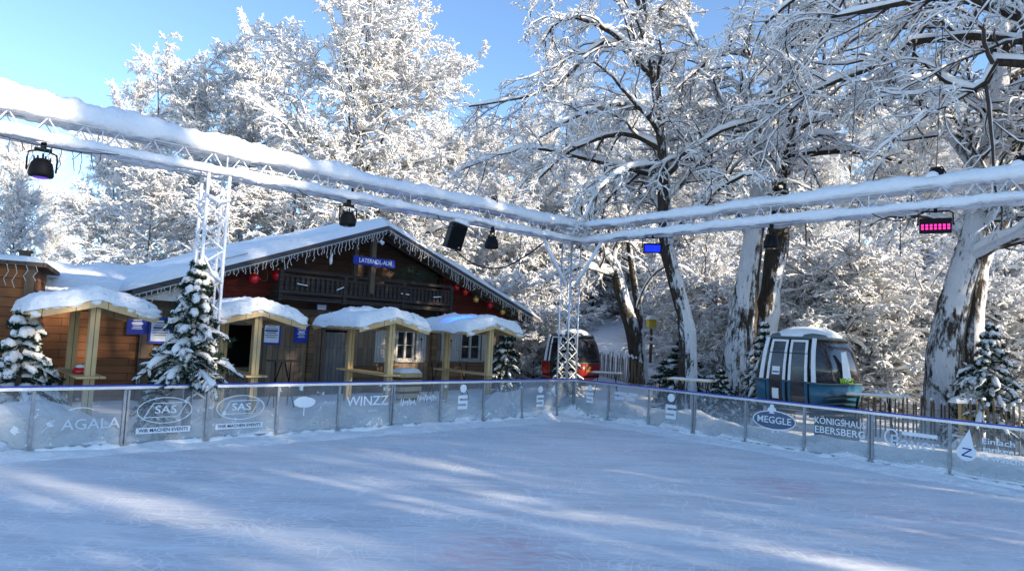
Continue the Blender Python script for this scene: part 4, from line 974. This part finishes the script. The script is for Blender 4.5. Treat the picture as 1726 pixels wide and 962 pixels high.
def bez(pts,n):
    P=np.array([tuple(p) for p in pts],float); out=[]
    k=len(P)-1
    for i in range(n):
        t=i/(n-1)*k; j=min(int(t),k-1); u=t-j; p0,p1,p2,p3=P[max(j-1,0)],P[j],P[j+1],P[min(j+2,k)]
        out.append(.5*((2*p1)+(p2-p0)*u+(2*p0-5*p1+4*p2-p3)*u*u+(3*p1-p0-3*p2+p3)*u**3))
    return np.array(out)
def make_tree(name,trunks,limbs,K=(8,7,6),snow=(1,1),limb_ang=1.0,limb_ratio=.4,droop=.25,lift=.12,crown=None,bark=None,tmin=.25,rmin=.008,twig_r=.006,extra=None,wig=.13,ratios=(.46,.45,.42)):
    """trunks: list of (points,radii). Returns an Empty with trunk, branches, snow_cover children at the local origin."""
    t=empty(name); barkV=[];barkF=[];nb=0; snV=[];snF=[];ns=0; twV=[];twF=[];nt_=0
    def put(L_,V,F):
        off=sum(len(v) for v in L_[0]); L_[0].append(V); L_[1].append(F+off)
    Bk=([],[]);Sn=([],[]);Tw=([],[])
    l1P=[];l1R=[]
    for pts,rad in trunks:
        n=28; P=bez(pts,n)[None]; R=np.interp(np.linspace(0,1,n),np.linspace(0,1,len(rad)),rad)[None]
        R=R*(1+.07*rng.normal(size=R.shape)); R[0,0]*=1.0
        put(Bk,*tubes_np(P,R,12))
        H=np.linalg.norm(P[0,-1]-P[0,0])
        fn=None
        if crown: fn=lambda tt,H=H: crown(tt)*rng.uniform(.75,1.2,tt.shape)
        a,b_=grow(P,R,limbs,tmin,limb_ratio,limb_ang,9,wig,droop,lift,.5,.03,.5,fn); l1P.append(a); l1R.append(b_)
    if extra:
        for pts,rad in extra:
            P=bez(pts,10)[None]; R=np.linspace(rad[0],rad[1],10)[None]; l1P.append(P); l1R.append(R)
    P1=np.concatenate(l1P);R1=np.concatenate(l1R); put(Bk,*tubes_np(P1,R1,7)); sw,sh=snow
    put(Sn,*snow_np(P1,R1,R1*.95+.014*sw,R1*.8+.085*sh,.55))
    P2,R2=grow(P1,R1,K[0],.12,ratios[0],.8,7,.2,droop*.8,.05,.5,.016,.45); put(Tw,*tubes_np(P2,R2,5)); put(Sn,*snow_np(P2,R2,R2*.9+.010*sw,R2*.8+.05*sh))
    P3,R3=grow(P2,R2,K[1],.12,ratios[1],.8,5,.27,droop*.8,.03,.5,rmin,.45); put(Tw,*tubes_np(P3,R3,4)); put(Sn,*snow_np(P3,R3,R3*.8+.012*sw,R3*.8+.032*sh))
    P4,R4=grow(P3,R3,K[2],.1,ratios[2],.85,4,.36,droop*1.0,.0,.6,twig_r,.5); put(Tw,*tubes_np(P4,R4,3)); put(Sn,*snow_np(P4,R4,R4*.6+.012*sw,R4*.8+.022*sh))
    me=np_mesh(name+'_trunk',np.concatenate(Bk[0]),np.concatenate(Bk[1])); link('trunk',me,bark or BARK,t,True)
    me=np_mesh(name+'_branches',np.concatenate(Tw[0]),np.concatenate(Tw[1])); link('branches',me,TWIG,t)
    me=np_mesh(name+'_snow',np.concatenate(Sn[0]),np.concatenate(Sn[1])); link('snow_cover',me,SNOWT,t,True)
    return t
def dome(R,lo=.25): return lambda t: R*np.clip(1-np.abs((t-lo-.18)/(1.08-lo-.18))**3.2,0.10,1)**.6
# prototypes (20 m tall)
def proto(R,seed_lean,limbs,K,snow,name='snowy_beech',H=20,multi=1,ang=.95,droop=.22,tmin=.2,bark=None,r0=.3,lift=.12,wig=.13):
    tr=[]
    for k in range(multi):
        a=k*2.2; w=(.0 if multi==1 else .10)*H
        tr.append(([(0,0,-.5),(.15*math.cos(a)+w*.3*math.cos(a),w*.3*math.sin(a),H*.25),(w*.7*math.cos(a)+seed_lean,w*.7*math.sin(a),H*.6),(w*math.cos(a)+seed_lean*1.6,w*math.sin(a),H)],[r0,r0*.8,r0*.45,.03]))
    return make_tree(name,tr,limbs,K,snow,ang,.4,droop,lift,dome(R,tmin),bark,tmin,wig=wig)
pA=proto(6.4,.3,54,(12,9,7),(1.75,1.8),ang=1.05,droop=.14,lift=.13)
pB=proto(6.4,-.4,18,(12,9,7),(1.75,1.8),multi=3,droop=.16,r0=.24,ang=1.0)
pC=proto(4.8,.2,34,(10,9,7),(1.7,1.7),H=14,droop=.28,r0=.2,tmin=.08)
pS=proto(2.6,.1,11,(9,8,6),(1.2,1.3),H=5,multi=5,droop=.3,r0=.06,tmin=.05,name='snowy_shrub')   # shrub
FAR='snow-laden trees in the wood behind the hut and the gondolas'
used={}; HH={}
def place(p,x,y,s,rz,label,cat='tree',group=FAR,sxy=1.,z=None):
    if p.name in used: t=copy_thing(p)
    else: t=p; used[p.name]=1
    t.location=(x,y,(ground_z(x,y)-.1) if z is None else z); t.scale=(s*sxy,s*sxy,s); t.rotation_euler=(0,0,rz)
    for k in('label','category','group','hh'):
        if k in t: del t[k]
    tag(t,label,cat,group); return t
def pz(px,Y): return spot(px,560,Y)
# trees on the left, behind the hut
def left(p,px,Y,top,label,rz,sxy=1.,base=20.):
    if p.name not in HH:
        co=np.empty(len(p.children[2].data.vertices)*3,np.float32); p.children[2].data.vertices.foreach_get('co',co); HH[p.name]=float(np.percentile(co[2::3],99.7))
    base=HH[p.name]
    q=spot(px,top,Y); H=q.z-ground_z(q.x,Y)
    return place(p,q.x,Y,H/base,rz,label,sxy=sxy)
left(pA,612,40,-25,'tallest snow-white tree behind the hut ridge, full domed crown',.4,1.2)
left(pB,330,45,95,'broad snow-white tree with several stems, left of the tallest crown',1.2,1.1)
left(pB,440,50,60,'snow-white crown between the broad left tree and the tallest tree',3.0,.75)
left(pA,225,52,130,'snow-white tree whose crown rises over the left truss',2.2,.7)
left(pA,45,62,228,'sunlit creamy white tree at the far left behind the cabins',4.0,.9)
left(pB,-40,55,250,'snowy tree cut off by the left edge of the photo',.9,.8)
left(pB,95,72,325,'far snowy tree low between the left cabins and the wide low tree',2.6,.9)
left(pC,150,38,330,'low spreading snowy tree behind the cabin roofs',1.0,1.35,14)
left(pC,265,36,290,'low spreading snowy tree behind the left truss column',2.4,1.4,14)
left(pC,400,35,300,'dark-limbed low snowy tree just over the left slope of the hut roof',4.4,1.3,14)
left(pC,500,37,285,'low snowy tree between the truss column and the roof ridge',5.2,1.2,14)
left(pC,720,40,262,'low snowy tree right of the hut ridge, behind the speaker',.3,1.2,14)
# sunlit wood in the centre and on the right
r=random.Random(21)
bgspec=[(690,52,250),(770,50,215),(830,58,205),(860,44,300),(905,50,180),(960,60,120),(1010,46,240),(1060,56,150),(1110,50,200),(1165,62,120),(1215,48,230),(1270,55,170),(1330,64,110),(1385,47,240),(1440,58,160),(1530,62,130),(1640,56,170),
 (735,70,200),(800,75,215),(1000,78,190),(1190,80,180),(1380,80,190),(1540,82,180),(1690,84,150)]
for i,(px,Y,top) in enumerate(bgspec):
    pr=(pA,pB,pC)[i%3]; left(pr,px,Y,top,'snow-laden tree deep in the sunlit wood behind the gondolas, one of a dense row',r.uniform(0,6.3),r.uniform(.75,.95) if pr is not pC else 1.0,14. if pr is pC else 20.)
for i,(px,Y,h) in enumerate([(870,34,4.5),(905,32,3.0),(1130,38,4),(1015,50,7),(1040,55,8),(1065,47,6),(990,48,6),(1180,33,4.8),(1225,30,4.2),(1330,27,5),(1375,26,4.6),(1430,25,5.2),(1480,24,3.6),(1530,27,4.5),(1620,25,4),(1700,23,4),(1400,35,5.5),(1500,38,6),(1610,36,6),(1700,34,5.5),(1300,38,5.5),(1150,42,6),(920,44,6)]):
    q=pz(px,Y); place(pS,q.x,Y,h/5,r.uniform(0,6.3),'snow-covered bush in the undergrowth behind the paling fence','bush','bushes in the undergrowth behind the fence',r.uniform(1,1.5))

# hero trees
def W3(px,py,Y): return spot(px,py,Y)
def rel(pts,o): return [tuple(Vector(p)-o) for p in pts]
def hero(name,base,trs,extra,label,**kw):
    o=Vector((base.x,base.y,0)); T=[(rel(p,o),rd) for p,rd in trs]; E_=[(rel(p,o),rd) for p,rd in (extra or [])]
    t=make_tree(name,T,extra=E_,**kw); t.location=o; tag(t,label,'tree'); return t
# slim dark-trunked tree in the centre-right, limbs drooping to the left
b0=W3(1160,640,21); b0.z=0
hero('beech_tree',b0,[([b0,W3(1158,560,21),W3(1140,480,21),W3(1122,400,21),W3(1117,260,21),W3(1102,120,21),W3(1085,-10,21),W3(1078,-160,21)],[.30,.27,.24,.21,.17,.15,.11,.05])],
 [([W3(1118,200,21),W3(1060,175,20.6),W3(985,190,20),W3(905,235,19.6)],(.12,.03)),([W3(1112,250,21),W3(1050,225,21.5),W3(960,255,22),W3(880,330,22)],(.12,.03)),([W3(1100,115,21),W3(1030,55,21),W3(950,30,21),W3(900,95,21)],(.11,.03)),
  ([W3(1119,280,21),W3(1060,285,20.5),W3(1010,320,20),W3(985,370,19.8)],(.10,.03)),([W3(1100,130,21),W3(1020,70,21.4),W3(930,150,22),W3(790,180,22.5)],(.10,.03)),([W3(1122,300,21),W3(1000,270,22.5),W3(880,250,23.5),W3(770,290,24)],(.11,.03)),
  ([W3(1090,40,21),W3(1040,-60,21),W3(950,-40,21),W3(890,20,21)],(.1,.03)),([W3(1120,340,21),W3(1170,290,21.4),W3(1215,230,21.8),W3(1260,150,22)],(.09,.03))],
 'tall slim dark-trunked tree between the gondolas, limbs drooping far to the left',limbs=17,K=(11,8,6),snow=(.85,1.0),twig_r=.0065,rmin=.009,droop=.30,tmin=.42,crown=lambda t:5.2-2.6*t,bark=BARKD,limb_ang=1.15)
# the plastered double trunk
b1=W3(1245,655,22); b1.z=0
hero('beech_tree',b1,[([b1,W3(1250,560,22),W3(1262,460,22),W3(1278,340,22),W3(1300,200,22),W3(1312,60,22),W3(1318,-120,22)],[.78,.48,.37,.30,.23,.16,.06])],
 [([W3(1262,400,22),W3(1210,300,21.5),W3(1150,265,21),W3(1095,290,20.6)],(.13,.04)),([W3(1290,220,22),W3(1230,200,21.5),W3(1180,90,21),W3(1150,20,21)],(.14,.03)),([W3(1305,120,22),W3(1250,90,21.5),W3(1200,100,21),W3(1140,150,20.5)],(.12,.03)),
  ([W3(1300,250,22),W3(1390,190,21.5),W3(1460,175,21),W3(1540,185,20.5)],(.13,.03)),([W3(1300,200,22),W3(1380,120,21.4),W3(1450,60,21),W3(1540,40,20.6)],(.13,.03))],
 'massive double-trunked tree plastered with snow, left of the blue gondola',limbs=11,K=(10,8,6),snow=(.85,1.0),twig_r=.0065,rmin=.009,droop=.22,tmin=.45,crown=lambda t:4.2-2.0*t,bark=BARKW,limb_ang=1.1)
b1b=W3(1285,655,22.6); b1b.z=0
hero('beech_tree',b1b,[([b1b,W3(1292,540,22.6),W3(1312,400,22.6),W3(1322,280,22.6),W3(1342,160,22.6),W3(1368,40,22.6),W3(1390,-130,22.6)],[.5,.36,.33,.31,.28,.24,.08])],None,
 'brown leaning trunk rising right behind the snow-plastered trunk',limbs=10,K=(10,8,6),snow=(.85,1.0),twig_r=.0065,rmin=.009,droop=.24,tmin=.5,crown=lambda t:4.4-2.0*t,bark=BARKD,limb_ang=1.1)
# leaning sunlit tree
b2=W3(1078,640,29); b2.z=.3
hero('beech_tree',b2,[([b2,W3(1072,580,29),W3(1052,510,29),W3(1035,450,29),W3(1010,410,29),W3(990,330,29)],[.42,.36,.32,.28,.2,.06]),([W3(1075,610,29.2),W3(1078,540,29.2),W3(1068,470,29.4),W3(1060,400,29.4),W3(1062,300,29.4)],[.2,.18,.16,.12,.05])],
 [([W3(1040,465,29),W3(1010,455,28.6),W3(975,450,28),W3(930,480,27.5)],(.16,.04)),([W3(1075,520,29),W3(1090,480,28.6),W3(1120,450,28),W3(1160,455,27.5)],(.08,.03))],
 'leaning forked tree with a dark and sunlit snowy trunk right of the corner column',limbs=9,K=(8,6,5),snow=(1.2,1.2),droop=.2,tmin=.5,crown=lambda t:3.6-1.5*t,bark=BARK,limb_ang=1.0)
# big plastered tree on the right
b3=W3(1590,690,18.5); b3.z=0
hero('beech_tree',b3,[([b3,W3(1592,600,18.5),W3(1606,520,18.5),W3(1632,430,18.5),W3(1655,330,18.5),W3(1676,220,18.5),W3(1690,80,18.5),W3(1700,-150,18.5)],[.58,.45,.38,.34,.31,.27,.2,.07])],
 [([W3(1660,310,18.5),W3(1590,215,18),W3(1540,165,17.6),W3(1440,170,17.2)],(.14,.03)),([W3(1690,90,18.5),W3(1620,60,17.6),W3(1520,0,17),W3(1450,-20,16.8)],(.16,.03)),([W3(1640,400,18.5),W3(1690,350,18),W3(1740,340,17.5),W3(1800,300,17)],(.16,.04)),
  ([W3(1680,200,18.5),W3(1630,170,17.5),W3(1590,130,16.8),W3(1500,140,16)],(.11,.03))],
 'thick tree plastered with snow and dark bark patches at the right, behind the pink floodlight',limbs=13,K=(10,8,6),snow=(.85,1.0),twig_r=.0065,rmin=.009,droop=.26,tmin=.38,crown=lambda t:5.2-2.4*t,bark=BARKW,limb_ang=1.1)
b3b=W3(1640,690,19.5); b3b.z=0
hero('beech_tree',b3b,[([b3b,W3(1640,560,19.5),W3(1650,450,19.5),W3(1700,330,19.5),W3(1712,200,19.5),W3(1700,60,19.5),W3(1690,-100,19.5)],[.34,.3,.26,.22,.2,.16,.05])],None,
 'darker slim trunk just right of the thick plastered trunk',limbs=7,K=(9,8,6),snow=(.85,1.0),twig_r=.0065,rmin=.009,droop=.26,tmin=.4,crown=lambda t:3.4-1.4*t,bark=BARKD,limb_ang=1.1)
# tree outside the frame on the right, its limbs reach in along the top
b4=Vector((14.6,12.6,0))
hero('beech_tree',b4,[([b4,b4+Vector((-.2,0,5)),b4+Vector((-.4,.2,10)),b4+Vector((-.2,.4,18))],[.5,.42,.3,.06])],
 [([b4+Vector((-.2,0,7.5)),W3(1700,20,13.5),W3(1600,-5,14),W3(1500,10,14.5),W3(1400,30,15)],(.16,.03)),([b4+Vector((-.2,0,6.3)),W3(1726,100,13.6),W3(1655,150,14),W3(1600,140,14.4),W3(1540,90,15)],(.14,.03)),([b4+Vector((-.2,0,8.5)),W3(1640,-60,14.5),W3(1500,-70,15),W3(1380,-30,15.5),W3(1290,40,16)],(.15,.03)),
  ([b4+Vector((-.2,0,8.2)),W3(1600,60,15.5),W3(1480,110,16),W3(1380,150,16.5),W3(1330,190,17)],(.12,.03))],
 'tree just outside the right edge whose dark snowy limbs reach in across the top right',limbs=10,K=(10,8,6),snow=(.85,1.0),twig_r=.0065,rmin=.009,droop=.28,tmin=.35,crown=lambda t:5.0-2.5*t,bark=BARK,limb_ang=1.15)
# slim young stems in the undergrowth
for i,(px,Y,tp) in enumerate([(1345,27,330),(1370,28,300),(1195,30,420),(1450,26,330),(1505,28,360),(1180,34,400),(955,36,380),(880,38,360)]):
    q=pz(px,Y); q.z=0; H=spot(px,tp,Y).z
    if i==0:
        yt=make_tree('young_tree',[([(0,0,-.3),(.1,.05,2.5),(.35,0,5),(.3,.1,9)],[.09,.075,.05,.015])],limbs=12,K=(6,5,4),snow=(1,1),droop=.15,tmin=.3,crown=lambda t:2.0-1.1*t,bark=BARKD,limb_ang=.9)
    t=yt if i==0 else copy_thing(yt)
    t.location=(q.x,Y,ground_z(q.x,Y)-.1); k=max(.6,H/9); t.scale=(k*.9,k*.9,k); t.rotation_euler=(0,0,i*1.3)
    tag(t,['slim dark young tree behind the left half of the blue gondola','slim dark young tree behind the middle of the blue gondola','thin young tree behind the folding table','thin forked young tree right of the blue gondola','thin young tree in the bushes right of the gondola','thin young tree far up the slope between the gondolas','thin young tree behind the corner truss column','thin young tree right of the hut roof'][i],'tree','slim young trees in the undergrowth')
# trees standing beside and behind the photographer, to the right: they shade the rink
for i,(x,y,s,k) in enumerate([(round(.875*d+.485*l,2),round(-.485*d+.875*l,2),s_,k_) for d,l,s_,k_ in ((20,-3.4,1.0,0),(24,.6,1.05,1),(21,4.1,1.0,0),(22,7.3,1.15,0),(20,16,1.1,1),(22,21,1.0,0),(31,13.5,1.2,0),(36,2.6,1.05,1),(33,5.8,1.0,0),(21,11.2,1.1,1),(35,9.3,1.0,0))]):
    place((pA,pB)[k],x,y,s,i*1.7,'snow-laden tree on the open side of the rink, outside the photo','tree','trees beside the rink that shade the ice',(.4,.22,.21,.23,.44,.3,.36,.2,.2,.3,.22)[i])

# ------------------------------------------------------------------ firs
FIRSNOW=SNOWT
def make_fir(H,R,seed,dens=1.,snow=1.,name='fir_tree',tiers=15,per=8,z0=.05):
    global rng
    rs=rng; rng=np.random.default_rng(seed); t=empty(name)
    MB().tube([(0,0,-.2),(0,0,H*.5),(0,0,H)],[.035*H**.8,.02*H**.8,.008],8).build('trunk',TWIG,t)
    O=[];D=[];Ln=[]
    nb=int(tiers*per)
    for i in range(nb):
        u=(i+rng.uniform(0,1))/nb; tier=math.floor(u*tiers)/tiers; zz=z0+tier*(.98-z0)+rng.uniform(-.012,.012); az=rng.uniform(0,6.283)
        l=R*((1-zz)/(1-z0))**.98*rng.uniform(.6,1.3)*(1 if zz>.12 else .85); el=.15+.55*zz
        O.append((0,0,zz*H)); D.append((math.cos(az)*math.cos(el),math.sin(az)*math.cos(el),math.sin(el))); Ln.append(l)
    O=np.array(O,float);D=np.array(D);Ln=np.array(Ln); pts=[O];d=D;n=6
    for s in range(n):
        d=nrm(d+np.array([0,0,-.22])+rng.normal(size=d.shape)*.04); pts.append(pts[-1]+d*(Ln/n)[:,None])
    P1=np.stack(pts,1); R1=np.tile(np.linspace(.016,.005,n+1),(nb,1))
    Tw=([],[]);Sn=([],[]);Ne=([],[])
    def put(L_,V,F):
        off=sum(len(v) for v in L_[0]); L_[0].append(V); L_[1].append(F+off)
    put(Tw,*tubes_np(P1,R1,4))
    P2,R2=grow(P1,R1,11,.12,.36,.85,3,.06,.12,-.0,.5,.004,.12)
    put(Tw,*tubes_np(P2,R2,3))
    def needles(P,R,K,ln,wd):
        Nn,n_,_=P.shape; T=tangents(P); f=rng.uniform(0,n_-1.001,(Nn,K)); i=f.astype(int); fr=(f-i)[...,None]; ar=np.arange(Nn)[:,None]
        O=P[ar,i]*(1-fr)+P[ar,i+1]*fr; Tt=T[ar,i]; rnd=rng.normal(size=(Nn,K,3)); rnd[...,2]=rnd[...,2]*.7-.25; perp=nrm(rnd-Tt*(rnd*Tt).sum(-1,keepdims=True))
        D=nrm(Tt*.55+perp); Sd=nrm(np.cross(D,rng.normal(size=(Nn,K,3))))
        l=ln*rng.uniform(.7,1.3,(Nn,K,1)); V=np.stack([O-Sd*wd,O+Sd*wd,O+D*l+Sd*wd*.3,O+D*l-Sd*wd*.3],2).reshape(-1,3)
        return V,np.arange(len(V)).reshape(-1,4)
    put(Ne,*needles(P2,R2,int(40*dens),.062,.0065)); put(Ne,*needles(P1,R1,int(90*dens),.07,.007))
    put(Sn,*snow_np(P1,R1,np.tile(np.array([.02,.04,.05,.06,.065,.06,.04])*snow,(nb,1)),np.tile(np.array([.01,.04,.06,.07,.07,.06,.03])*snow,(nb,1)),.8))
    m2=rng.uniform(0,1,len(P2))<.55*min(1,snow)
    put(Sn,*snow_np(P2[m2],R2[m2],np.full(R2[m2].shape,.026*snow),np.full(R2[m2].shape,.028*snow),1.2))
    link('boughs',np_mesh(name+'_boughs',np.concatenate(Tw[0]),np.concatenate(Tw[1])),TWIG,t)
    link('needles',np_mesh(name+'_needles',np.concatenate(Ne[0]),np.concatenate(Ne[1])),NEEDLE,t)
    link('snow_cover',np_mesh(name+'_snow',np.concatenate(Sn[0]),np.concatenate(Sn[1])),FIRSNOW,t,True)
    rng=rs; return t
def putfir(t,x,y,z,label,rz=0,s=1,sxy=1):
    t.location=(x,y,z); t.rotation_euler=(0,0,rz); t.scale=(s*sxy,s*sxy,s); return tag(t,label,'fir tree')
q=frm(10.42,-.30); fa=make_fir(3.6,.88,5,1.3,1.2,tiers=13,per=11,z0=.36); putfir(fa,q.x,q.y,0,'snowy fir tree in front of the left truss column, its boughs over the board rail')
q=spot(955,650,20.9); fb=make_fir(2.1,.75,9,.9,.75,tiers=11,per=8); putfir(fb,q.x,q.y,.55,'small fir tree at the rink corner in front of the red gondola')
q=spot(30,650,12.3); fc=make_fir(2.3,.85,12,1.2,1.5,tiers=9,per=8,z0=.2); putfir(fc,q.x,q.y,.25,'dark fir tree with heavy snow pads at the left edge of the photo')
q=spot(852,650,21.8); t=copy_thing(fb); putfir(t,q.x,q.y,.0,'dark little-snowed fir tree at the right corner of the hut',1.4,1.3,1.1)
q=spot(1668,690,16.6); fd=make_fir(3.1,1.25,15,1.2,1.15,tiers=13,per=9,z0=.1); putfir(fd,q.x,q.y,.2,'snowy fir tree in front of the thick trunk at the right')
q=spot(1287,640,19.6); t=copy_thing(fd); putfir(t,q.x,q.y,.1,'dark fir tree just left of the blue gondola',2.2,1.0,.85)
q=spot(1150,640,22.2); t=copy_thing(fb); putfir(t,q.x,q.y,.2,'low fir behind the slim plastered trunk',.4,1.1,1.8)
q=spot(265,650,12.6); t=copy_thing(fb); putfir(t,q.x,q.y,.1,'low snowy fir peeking over the rail left of the big fir',.9,.62,1.2)
q=spot(1215,660,19.5); t=copy_thing(fb); putfir(t,q.x,q.y,.1,'low fir beside the foot of the massive plastered trunk',2.9,.75,1.4)
